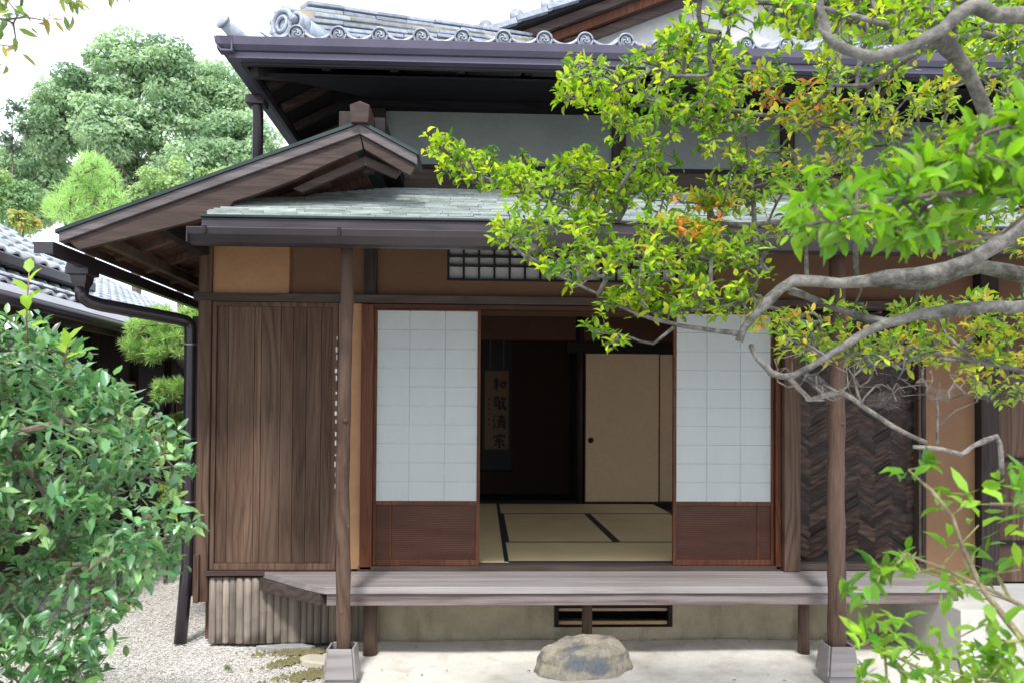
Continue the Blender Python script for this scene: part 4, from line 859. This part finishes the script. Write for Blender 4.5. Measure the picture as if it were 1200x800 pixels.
    pal = {0: [(.24,.37,.02), (.17,.3,.018), (.36,.44,.025), (.08,.17,.012)], 1: [(.2,.32,.03), (.3,.38,.04), (.08,.17,.02), (.4,.36,.05), (.16,.28,.03)], 2: [(.3,.42,.045), (.38,.42,.05), (.22,.36,.04), (.16,.3,.035), (.48,.34,.06)], 3: [(.5,.2,.04), (.5,.34,.05), (.34,.4,.05), (.22,.36,.04), (.2,.36,.035)]}
    # kind of the attractor closest to each tip
    def pl(ti):
        p = tips[ti][1]; kd = Kd[np.argmin(np.abs(A-p).sum(1))]; o = pal[int(kd)]; return G(o[rng.integers(len(o))])
    pos, dr, nr, l, c = whorls(tips, (4, 6), (.018, .043), 1.0, .6, pl, .008)
    leaves('crown', pos, dr, nr, l, l*.42, c, ML['thin'], T)
    # leaves along the thin twigs too
    js = np.nonzero((np.arange(len(t.B)) >= t.n0) & (t.cnt <= 3))[0]; js = rng.choice(js, min(len(js), 900), False); tp2 = [(j, t.B[j], unit(t.B[j]-t.B[t.P[j]])) for j in js]
    pl2 = lambda ti: G(pal[int(Kd[np.argmin(np.abs(A-tp2[ti][1]).sum(1))])][rng.integers(4)])
    pos, dr, nr, l, c = whorls(tp2, (1, 2), (.022, .036), 1.2, .5, pl2, .004)
    leaves('crown', pos, dr, nr, l, l*.5, c, ML['thin'], T)
    npmesh('branching', t.tw[0], t.tw[1], MBK['grey'], T); t.mb.build('trunk', MBK['grey'], T)
    # nearer, larger leaved sprays low on the same side
    N_ = empty('leafy_bough', (1.9, -4.0, 0), 'close broad leaved green bough hanging at the right, out of focus', 'tree')
    t2 = Tree(); t2.limb([(Vector((1.9, -4.0, 0)), .035), (Vector((1.8, -3.95, 1.0)), .028), (Vector((1.55, -3.9, 1.8)), .02), (Vector((1.2, -3.9, 2.15)), .012)])
    for l in ([(1500,200,1.35,8),(1250,200,1.35,6),(1150,225,1.35,4),(1050,235,1.35,3),(960,250,1.35,2)], [(1500,150,1.3,6),(1250,170,1.3,4),(1180,150,1.3,3),(1140,170,1.3,2)], [(1230,220,1.3,3),(1180,270,1.3,2),(1110,285,1.3,2)]): t2.limb(limb(l))
    A2 = np.concatenate([sample([(925,235),(980,225),(1060,200),(1100,170),(1200,120),(1280,110),(1280,250),(1200,235),(1130,270),(1040,290),(960,285)], 150, 1.2, 1.5)[0], sample([(920,215),(960,205),(980,240),(950,290),(925,270)], 14, 1.5, 1.7)[0]])
    tp = t2.grow(A2, .04, .0011, .01, maxr=.004)
    p2 = [(.11,.24,.008), (.08,.19,.008), (.15,.3,.01)]
    pos, dr, nr, l, c = whorls(tp, (4, 6), (.036, .056), 1.1, .3, lambda ti: G(p2[rng.integers(3)]), .008)
    leaves('crown', pos, dr, nr, l, l*.36, c, ML['thin'], N_); npmesh('branching', t2.tw[0], t2.tw[1], MBK['brown'], N_); t2.mb.build('trunk', MBK['brown'], N_)
enkianthus()
# ---- camellia on the left
def camellia():
    T = empty('camellia_bush', (-1.95, -2.4, 0), 'dense glossy dark green camellia bush at the left edge', 'bush')
    t = Tree(); b = Vector((-1.95, -2.4, 0))
    for (dx, dy, h, r_) in ((0, 0, 1.5, .03), (.25, -.15, 1.1, .022), (-.3, .1, 1.35, .022), (.15, .3, 1.25, .02), (.3, .05, .75, .016)):
        t.limb([(b, r_), (b+Vector((dx*.4, dy*.4, h*.35)), r_*.8), (b+Vector((dx*.8, dy*.9, h*.7)), r_*.5), (b+Vector((dx*1.3, dy*1.3, h)), r_*.25)])
    out = [(-260,330),(-100,330),(0,352),(40,378),(85,385),(110,425),(165,450),(190,490),(222,520),(235,575),(212,620),(205,675),(170,690),(150,735),(125,760),(110,830),(60,1000),(-260,1000)]
    a, q = sample(out, 1900, 2.25, 3.2)
    a2, q2 = sample([(-200,345),(0,365),(80,400),(160,460),(215,540),(225,580),(195,660),(140,700),(100,800),(-200,800)], 420, 2.1, 2.5)
    A = np.concatenate([a, a2]); cl = A[rng.choice(len(A), 150, False)]; nr_ = cl[np.argmin(np.linalg.norm(A[:, None]-cl[None], axis=2), 1)]; A = A*.6+nr_*.4+rng.normal(0, .012, A.shape)*[1, 1, .6]; tips = t.grow(A, .07, .0014, .02, maxr=.009)
    pal = [(.08,.2,.075), (.11,.26,.095), (.15,.31,.12), (.22,.38,.14), (.07,.17,.065)]
    pos, dr, nr, l, c = whorls(tips, (3, 5), (.036, .064), 1.1, .3, lambda ti: G(pal[rng.integers(5)] if rng.random() > .015 else (.3,.4,.08)), .02)
    leaves('crown', pos, dr, nr+np.array([0, -.25, .5]), l, l*.4, c, ML['gloss'], T)
    js = np.nonzero((np.arange(len(t.B)) >= t.n0) & (t.cnt <= 4))[0]; js = rng.choice(js, min(len(js), 1500), False); tp2 = [(j, t.B[j], unit(t.B[j]-t.B[t.P[j]])) for j in js]
    pos, dr, nr, l, c = whorls(tp2, (1, 2), (.045, .075), 1.3, .3, lambda ti: G(pal[rng.integers(5)]), .005)
    leaves('crown', pos, dr, nr, l, l*.44, c, ML['gloss'], T)
    npmesh('branching', t.tw[0], t.tw[1], MBK['brown'], T); t.mb.build('trunk', MBK['brown'], T)
    # upright young shoots with yellow green leaves
    for (pts, lv) in (([(32,420),(31,370),(34,320)], 7), ([(75,430),(80,400)], 4), ([(235,600),(205,570)], 0), ([(150,470),(190,395)], 0)):
        d = 2.3; sh = MB(); P3 = [P(x, y, d=d) for x, y in pts]
        if not lv: continue
        sh.tube(P3, [.003, .0015] if len(P3) == 2 else [.003, .0025, .0015], 6)
        s_ = sh.build('young_shoot', bark('shoot_bark', (.25,.12,.07), (.35,.2,.1)), T)
        pos = []; dr = []
        for k in range(lv):
            u = k/max(1, lv-1); p = P3[0].lerp(P3[-1], .35+.65*u); pos.append(np.array(p)); an = k*2.4; dr.append(np.array([math.cos(an), math.sin(an)*.5, .45+.6*u]))
        n = len(pos); leaves('shoot_leaves', np.array(pos), np.array(dr), np.tile([0, -.5, 1.0], (n, 1)), np.full(n, .062), np.full(n, .03), np.tile([.26,.42,.05], (n, 1)), ML['thin'], s_)
camellia()
# ---- shoots at the lower right
def shoots():
    T = empty('nandina_shrub', (1.25, -3.9, 0), 'bright green young shrub at the lower right corner', 'shrub')
    t = Tree(); b = Vector((1.3, -3.9, 0))
    t.limb([(b, .014), (P(1290, 900, d=1.5), .009), (P(1215, 770, d=1.5), .006), (P(1150, 690, d=1.5), .005), (P(1115, 600, d=1.5), .0035), (P(1078, 562, d=1.5), .0025)])
    t.limb([(b, .012), (P(1330, 820, d=1.55), .008), (P(1215, 720, d=1.55), .005), (P(1150, 688, d=1.55), .004), (P(1060, 648, d=1.55), .002)])
    t.limb([(b, .012), (P(1330, 700, d=1.5), .006), (P(1215, 600, d=1.5), .004), (P(1160, 590, d=1.5), .003)])
    t.limb([(b, .012), (P(1180, 900, d=1.7), .006), (P(1090, 790, d=1.7), .004), (P(1010, 755, d=1.7), .002)])
    A = np.concatenate([sample([(985,690),(1040,665),(1075,640),(1090,660),(1060,690),(1010,705)], 9, 1.5, 1.65)[0], sample([(1085,590),(1130,570),(1180,560),(1210,545),(1230,640),(1180,625),(1120,620)], 12, 1.45, 1.6)[0],
        sample([(1060,660),(1110,640),(1200,640),(1250,700),(1250,830),(1120,830),(1110,720)], 30, 1.4, 1.7)[0], sample([(985,740),(1060,735),(1130,760),(1200,770),(1200,830),(1020,830),(995,790)], 36, 1.5, 1.9)[0], sample([(1060,548),(1085,545),(1085,560),(1065,562)], 2, 1.5, 1.52)[0]])
    tips = t.grow(A, .04, .0013, .01, maxr=.004)
    p = [(.13,.27,.02), (.2,.36,.03), (.09,.21,.02), (.16,.3,.035)]
    pos, dr, nr, l, c = whorls(tips, (4, 6), (.034, .06), 1.2, .35, lambda ti: G(p[rng.integers(4)]), .014)
    leaves('foliage', pos, dr, nr, l, l*.36, c, ML['thin'], T); npmesh('branching', t.tw[0], t.tw[1], bark('green_stem', (.16,.16,.06), (.28,.28,.1)), T); t.mb.build('stem', bark('stem_bark', (.16,.12,.08), (.26,.22,.13)), T)
shoots()
# ---- sprays at the upper left
def cherry():
    T = empty('cherry_tree', (-2.7, -3.3, 0), 'olive leaved branch tips hanging in the top left corner', 'tree')
    t = Tree(); b = Vector((-2.7, -3.3, 0)); t.limb([(b, .08), (b+Vector((.05, 0, 1.5)), .065), (b+Vector((.1, .05, 3.0)), .045), (b+Vector((.3, .1, 3.6)), .03)])
    t.limb([(b+Vector((.08, .05, 2.6)), .02), (P(-80, -20, d=2.1), .008), (P(-20, 18, d=2.1), .004), (P(30, 22, d=2.1), .0025), (P(55, 25, d=2.1), .0015)])
    t.limb([(b+Vector((.1, .05, 3.0)), .02), (P(-20, -80, d=2.1), .008), (P(60, -40, d=2.1), .004), (P(95, -5, d=2.1), .002)])
    A = np.concatenate([sample([(70,-30),(135,-30),(120,8),(95,14),(70,6)], 13, 2.0, 2.3)[0], sample([(-60,-10),(0,10),(10,45),(-10,75),(-60,90)], 16, 2.0, 2.3)[0], sample([(-10,10),(60,15),(55,35),(20,40),(-5,30)], 4, 2.05, 2.15)[0], sample([(18,50),(40,55),(38,65),(20,65)], 1, 2.1, 2.15)[0], sample([(0,-30),(30,-30),(25,2),(0,4)], 3, 2.1, 2.2)[0]])
    tips = t.grow(A, .04, .0011, .01, maxr=.003)
    p = [(.13,.19,.05), (.2,.24,.06), (.3,.24,.07), (.1,.17,.05)]
    pos, dr, nr, l, c = whorls(tips, (3, 5), (.035, .055), .8, -1.0, lambda ti: G(p[rng.integers(4)]), .014)
    leaves('crown', pos, dr, nr, l, l*.3, c, ML['thin'], T); npmesh('branching', t.tw[0], t.tw[1], MBK['brown'], T); t.mb.build('trunk', MBK['brown'], T)
cherry()
# ---- distant broadleaf trees: a limbed trunk and clumps of small leaves
QT = np.array([(0,0,0),(.5,.5,.05),(1,0,0),(.5,-.5,.05)], float); QF = np.array([(0,1,2),(0,2,3)])
def far_tree(name, base, blobs, nleaf, size, pal, label, cat='tree', clump=.5, bk='brown', rk=1.6):
    T = empty(name, base, label, cat); b = Vector(base); t = Tree(); A = []
    zmin = min(bl[0][2]-bl[1][2] for bl in blobs); cx_ = np.mean([bl[0][0] for bl in blobs]); cy_ = np.mean([bl[0][1] for bl in blobs]); rmax = max(max(bl[1]) for bl in blobs)
    ftop = Vector((cx_, cy_, zmin+.4*rmax)); t.limb([(b, rmax*.09), (b.lerp(ftop, .5), rmax*.075), (ftop, rmax*.06)], seg=rmax*.3, wob=.01*rmax)
    for (c, r_) in blobs:
        c = np.array(c); m_ = max(6, int(14*clump*2))
        v = unit(rng.normal(size=(m_, 3)))*np.array(r_)*rng.uniform(.35, .85, (m_, 1)); A.append(c+v)
        t.limb([(ftop, rmax*.04), (Vector(c).lerp(ftop, .4)+Vector((0, 0, .1*rmax)), rmax*.028), (Vector(c), rmax*.01)], seg=rmax*.3, wob=.02*rmax, n=6)
    A = np.concatenate(A); tips = t.grow(A, rmax*.25, rmax*.004, .03*rmax, maxr=rmax*.02)
    per = nleaf//len(A); pos = []; nr = []; col = []
    for a in A:
        rr = np.array([1, 1, .62])*rng.uniform(.16, .4)*rmax*clump*rk; v = unit(rng.normal(size=(per, 3)))*rng.uniform(.3, 1, (per, 1))**.4
        pos.append(a+v*rr*rng.uniform(.7, 1.25, 3)); nr.append(unit(v*.8+np.array([0, 0, .6])+rng.normal(0, .5, (per, 3)))); base_c = G(pal[rng.integers(len(pal))])
        col.append(base_c*rng.uniform(.75, 1.25, (per, 1)))
    pos = np.concatenate(pos); nr = np.concatenate(nr); col = np.concatenate(col); n = len(pos); dr = unit(np.cross(nr, rng.normal(size=(n, 3)))+np.array([0, 0, -.25])); l = rng.uniform(.7, 1.3, n)*size
    leaves('crown', pos, dr, nr, l, l*.55, col, ML['far'], T, QT, QF, False)
    npmesh('branching', t.tw[0], t.tw[1], MBK[bk], T); t.mb.build('trunk', MBK[bk], T); return T
def bl(px, py, d, rpx, ry=None): p = P(px, py, d=d); k = d/F; return ((p.x, p.y, p.z), (rpx*k, rpx*k*.8, (ry or rpx)*k))
D = 27
far_tree('evergreen_tree', (P(165, 400, d=D).x, P(165, 400, d=D).y, 0), [bl(165,85,D,62,48), bl(110,110,D-1,50,40), bl(215,90,D,55,45), bl(70,150,D-1,48,42), bl(130,160,D-2,60,50), bl(200,150,D-1,60,50), bl(262,120,D,48,45), bl(280,170,D-1,50,50), bl(60,210,D,50,42), bl(240,200,D-2,60,45), bl(150,215,D,60,40), bl(310,215,D,50,50), bl(100,240,D,60,40), bl(200,245,D+1,70,40), bl(30,245,D,40,28), bl(20,200,D,34,26)], 140000, .16,
         [(.25,.36,.23), (.31,.43,.28), (.38,.5,.35), (.18,.28,.17)], 'tall rounded evergreen tree rising behind the roofs at the upper left', clump=1.15, rk=.75)  # leaf colours paled and greyed to stand for distance haze
far_tree('broadleaf_tree', (P(215, 400, d=20).x, P(215, 400, d=20).y, 0), [bl(215,215,20,42,30), bl(170,235,20,35,25), bl(260,225,20,35,30), bl(200,250,20,50,25)], 22000, .1, [(.3,.42,.2), (.36,.48,.25)], 'pale green tree directly below the tall evergreen crown', clump=.5)
far_tree('broadleaf_tree', (P(-30, 400, d=22).x, P(-30, 400, d=22).y, 0), [bl(-30,215,22,45,32), bl(20,235,22,30,20), bl(-60,250,22,60,30)], 16000, .12, [(.2,.32,.16), (.3,.42,.18)], 'green tree cut by the left edge above the neighbouring roof', clump=.5)
far_tree('yellow_shrub_tree', (P(22, 400, d=17).x, P(22, 400, d=17).y, 0), [bl(20,254,17,16,9), bl(35,260,17,12,8)], 1800, .1, [(.4,.36,.12), (.3,.36,.12)], 'small yellowish tree top peeking over the neighbouring ridge', clump=.5)
far_tree('thin_tree', (P(12, 400, d=25).x, P(12, 400, d=25).y, 0), [bl(14,128,25,13,12), bl(26,150,25,11,9), bl(6,160,25,12,9), bl(16,172,25,12,8)], 420, .16, [(.12,.17,.12)], 'thin sparse tree against the sky left of the tall evergreen', clump=.6)
# ---- pines
def pine(name, base, trunk, tufts, npx, label, nl, col):
    A_ = np.array(tufts); c_ = A_[rng.choice(len(A_), max(6, len(A_)//13), False)]; tufts = A_*.7+c_[np.argmin(np.linalg.norm(A_[:, None]-c_[None], axis=2), 1)]*.3
    T = empty(name, base, label, 'pine tree'); t = Tree(); t.limb(trunk, seg=.2, n=8)
    A = np.array(tufts); t.grow(A, .15, .006, .03, maxr=.03)
    n = len(A)*npx; u = unit(rng.normal(size=(n, 3))+np.array([0, 0, .7])); pos = np.repeat(A, npx, 0)+rng.normal(0, nl*.14, (n, 3)); l = rng.uniform(.7, 1.1, n)*nl
    c = G(col)*rng.uniform(.75, 1.3, (n, 1)); nr = rng.normal(size=(n, 3)); leaves('crown', pos, u, nr, l, np.full(n, nl*.05), c, ML['far'], T, QT, QF, False)
    npmesh('branching', t.tw[0], t.tw[1], MBK['brown'], T); t.mb.build('trunk', MBK['brown'], T)
tf, _ = sample([(140,395),(165,372),(190,360),(228,352),(240,400),(225,415),(200,405),(175,430),(150,415)], 230, 6.4, 7.1); tf2, _ = sample([(175,455),(200,442),(240,445),(240,468),(185,470)], 80, 6.5, 7)
pb0 = P(250, 600, d=6.9)
pine('garden_pine', (pb0.x, pb0.y, 0), [(Vector((pb0.x, pb0.y, 0)), .07), (P(238, 470, d=6.9), .05), (P(215, 425, d=6.9), .04), (P(200, 400, d=6.9), .03), (P(225, 370, d=6.9), .02)], np.concatenate([tf, tf2]).tolist(), 60, 'light green needled pine between the downpipe and the neighbouring eave', .085, (.36,.52,.19))
tf3, _ = sample([(48,240),(70,220),(95,185),(115,180),(130,205),(150,222),(150,260),(60,262)], 330, 14.3, 16.7); pq = P(105, 400, d=15.5)
pine('tall_pine', (pq.x, pq.y, 0), [(Vector((pq.x, pq.y, 0)), .14), (P(105, 300, d=15.5), .1), (P(105, 195, d=15.5), .04)], tf3.tolist(), 36, 'bright green pine top in front of the tall evergreen', .2, (.36,.52,.22))
far_tree('clipped_hedge', (P(195, 600, d=6.9).x, P(195, 600, d=6.9).y, 0), [bl(195,525,6.9,28,28), bl(208,575,6.8,22,25), bl(165,500,7,26,22), bl(215,500,6.9,24,24)], 18000, .035, [(.32,.42,.13), (.38,.48,.16), (.26,.36,.1)], 'pale green round shrub behind the downpipe', 'shrub', clump=.6)
def tuft(c, n, h, label):
    c = np.array(c); pos = c+rng.normal(0, h*.25, (n, 3))*[1, 1, 0]; dr = rng.normal(0, .5, (n, 3)); dr[:, 2] = 1; l = rng.uniform(.5, 1.1, n)*h
    tag(leaves('grass_tuft', pos, dr, rng.normal(size=(n, 3)), l, l*.06, G([(.16,.25,.07)])*rng.uniform(.7, 1.4, (n, 1)), ML['thin'], None, QT, QF), label, 'grass')
tuft(P(222, 625, Z=0), 160, .28, 'grass tuft on the gravel behind the downpipe'); tuft(P(320, 748, Z=0), 40, .035, 'tiny green weed at the foot of the bamboo skirting'); tuft(P(268, 785, Z=0), 40, .05, 'tiny green weed standing alone in the front gravel')
# leaf litter in the right corner
n = 260; pos = np.stack([rng.uniform(2.3, 2.84, n), rng.uniform(-.25, .01, n), np.full(n, .03)], 1); pos = pos[rng.random(n) < (pos[:, 0]-2.25)/.6]; n = len(pos)
tag(leaves('leaf_litter', pos, rng.normal(size=(n, 3))*[1, 1, .2], np.tile([0, 0, 1.0], (n, 1))+rng.normal(0, .4, (n, 3)), rng.uniform(.02, .045, n), rng.uniform(.01, .02, n), G([(.3,.2,.12)])*rng.uniform(.5, 1.4, (n, 1)), ML['far'], None, QT, QF), 'brown dry leaf litter in the corner under the veranda end', 'leaf litter', kind='stuff')
n = 240; pos = np.stack([rng.uniform(-.95, 2.8, n), -.0-np.abs(rng.normal(0, .035, n)), np.full(n, .014)], 1)
tag(leaves('leaf_crumbs', pos, rng.normal(size=(n, 3))*[1, 1, .2], np.tile([0, 0, 1.0], (n, 1))+rng.normal(0, .5, (n, 3)), rng.uniform(.006, .02, n), rng.uniform(.004, .01, n), G([(.16,.12,.07)])*rng.uniform(.4, 1.5, (n, 1)), ML['far'], None, QT, QF), 'brown crumbs of dead leaf gathered along the foot of the foundation', 'leaf litter', kind='stuff')
n = 46; pos = np.stack([rng.uniform(-.7, 2.8, n), rng.uniform(-1.1, -.1, n), np.full(n, .016)], 1)
tag(leaves('fallen_leaves', pos, rng.normal(size=(n, 3))*[1, 1, .1], np.tile([0, 0, 1.0], (n, 1))+rng.normal(0, .3, (n, 3)), rng.uniform(.012, .032, n), rng.uniform(.006, .014, n), G([(.32,.22,.1)])*rng.uniform(.4, 1.5, (n, 1)), ML['far'], None), 'few small fallen leaves scattered on the pale paving', 'fallen leaves', kind='stuff')
# ---- spider webs in the dead twigs
def web(px, py, d, rpx, label, ang):
    b = MB(); c = P(px, py, d=d); k = d/F; u = (rt*math.cos(ang)+up*math.sin(ang)); w = (up*math.cos(ang)-rt*math.sin(ang))*.55+fw*.6; nsp = 11; R_ = [rpx*k*random.uniform(.7, 1.2) for _ in range(nsp)]
    pt = lambda i, s: c+(u*math.cos(i/nsp*6.283)+w*math.sin(i/nsp*6.283))*R_[i % nsp]*s
    for i in range(nsp): b.tube([c, pt(i, 1.25)], .00022, 3)
    for q in range(1, 11):
        for i in range(nsp): b.tube([pt(i, q/10), (pt(i, q/10)+pt(i+1, q/10))*.5*.97+c*.03, pt(i+1, q/10)], .0002, 3)
    tag(b.build('spider_web', plain('web_silk', (.3,.3,.31), .5)), label, 'spider web', 'spider webs in the dead twigs')
web(962, 452, 2.35, 22, 'grey spider web nearest the right paper door, left of the eave pillar', -.5); web(1035, 468, 2.45, 20, 'spider web over the woven panel right of the eave pillar', .2); web(1155, 460, 2.5, 18, 'spider web in the twigs in front of the dark post', -.2)
web(1106, 462, 2.5, 14, 'faint spider web in front of the ochre wall', .3)

# ================================================================ the neighbouring house on the left
NH = empty('neighbouring_house', (-5.5, 2, 0), 'tile roofed neighbouring house behind the camellia on the left', 'house')
NT = plain('pale_roof_tile', (.42,.45,.48), .33, 0, .25, 12, .25)
def nps(name, mb, m, bev=.004, par=None): return mb.build(name, m, par or NH, bev)
gx, gz = -4.0, 2.86; s7 = .62; nn_ = 11
ur = nps('upper_roof', MB().prism([(gx, -1.5, gz-.06), (gx, 2.55, gz-.06), (gx-2.3, 2.55, gz-.06+2.3*s7), (gx-2.3, -1.5, gz-.06+2.3*s7)], (0, 0, .05)), M['dark'], 0)
nps('tiles', tile_surface((gx+.02, -1.5, gz), (0, 1, 0), (-1, 0, s7), 20, 13, .2, .21, .045, .025), NT, 0, ur)
nps('ridge', MB().box(gx-2.4, gx-2.15, -1.5, 2.6, gz+2.2*s7, gz+2.3*s7+.18).tube([(gx-2.28, -1.5, gz+2.3*s7+.2), (gx-2.28, 2.62, gz+2.3*s7+.2)], .09, 12), NT, .01, ur)
nps('gutter', MB().box(gx, gx+.1, -1.5, 2.5, gz-.12, gz-.02), M['gutter'], .015, ur)
nps('eave_board', MB().box(gx-.12, gx-.03, -1.5, 2.5, gz-.17, gz-.08), M['dark'], .004, ur)
nps('downspout', MB().tube([(gx+.05, .8, gz-.1), (gx+.05, .8, gz-.42)], .035, 10), plain('pale_pipe', (.5,.5,.5), .4), 0, ur)
nps('upper_wall', MB().box(gx-.5, gx-.4, -1.5, 2.4, 2.0, gz+.2), M['dark'], 0)
lx_, lz_, sl2 = -3.3, 2.36, .46
lr = nps('lower_roof', MB().prism([(lx_, -1.5, lz_-.05), (lx_, 7.5, lz_-.05), (lx_-3.4, 7.5, lz_-.05+3.4*sl2), (lx_-3.4, -1.5, lz_-.05+3.4*sl2)], (0, 0, .04)), M['dark'], 0)
nps('tiles', tile_surface((lx_-.28, -1.5, lz_+.28*sl2+.01), (0, 1, 0), (-1, 0, sl2), 45, 15, .2, .22, .04, .025), NT, 0, lr)
nps('eave_sheet', MB().prism([(lx_+.03, -1.5, lz_-.005), (lx_+.03, 7.4, lz_-.005), (lx_-.3, 7.4, lz_+.3*sl2+.0), (lx_-.3, -1.5, lz_+.3*sl2+.0)], (0, 0, .012)), plain('zinc_sheet', (.27,.27,.3), .5, 0, .15, 4), 0, lr)
nps('snow_rail', MB().tube([(lx_-.32, -1.5, lz_+.2), (lx_-.32, 7.3, lz_+.2)], .015, 8), M['gutter2'], 0, lr)
nps('gutter', MB().tube([(lx_+.06, -1.5, lz_-.06), (lx_+.06, 7.2, lz_-.06)], .045, 10), M['gutter'], 0, lr)
nps('eave_board', MB().box(lx_-.05, lx_+.0, -1.5, 7.3, lz_-.14, lz_-.055), M['board_x'], .004, lr)
nps('wall', MB().box(lx_-.75, lx_-.7, -1.5, 7.2, 0, 2.5), M['dark_z'], 0)
nps('wall', MB().box(lx_-.75, 1.0, 7.25, 7.4, 0, 2.5), M['dark_z'], 0)
for i in range(10):
    y = -1.0+i*.9; nps('wall_post', MB().box(lx_-.7, lx_-.62, y, y+.09, 0, 2.42), M['dark_z'], .004)
for i in range(4):
    y = 1.0+i*1.8; w_ = nps('sliding_window', MB().box(lx_-.69, lx_-.66, y, y+.7, .9, 1.9), M['black'], 0)
    nps('window_frame', MB().box(lx_-.66, lx_-.64, y, y+.04, .9, 1.9).box(lx_-.66, lx_-.64, y+.66, y+.7, .9, 1.9).box(lx_-.66, lx_-.64, y+.04, y+.66, 1.86, 1.9).box(lx_-.66, lx_-.64, y+.04, y+.66, .9, .94), M['red'], .002, w_)
dx0 = XP(183, 7.2); dx1 = XP(214, 7.2)
nd = nps('door', MB().box(dx0, dx1, 7.18, 7.24, .9, 2.0), M['black'], 0)
nps('door_frame', MB().box(dx0-.06, dx0, 7.15, 7.24, .1, 2.05).box(dx1, dx1+.06, 7.15, 7.24, .1, 2.05).box((dx0+dx1)/2-.03, (dx0+dx1)/2+.03, 7.15, 7.24, .1, 2.05), wood('orange_wood', (.15,.06,.03), (.25,.1,.05), (.32,.15,.08)), .004, nd)
nps('light_panel', MB().box(dx1+.08, dx1+.5, 7.17, 7.24, .1, 2.0), M['white'], .004)
nps('lattice_panel', MB().box(XP(120, 7.1), dx0-.1, 7.17, 7.24, .1, 2.0), M['board'], .004)
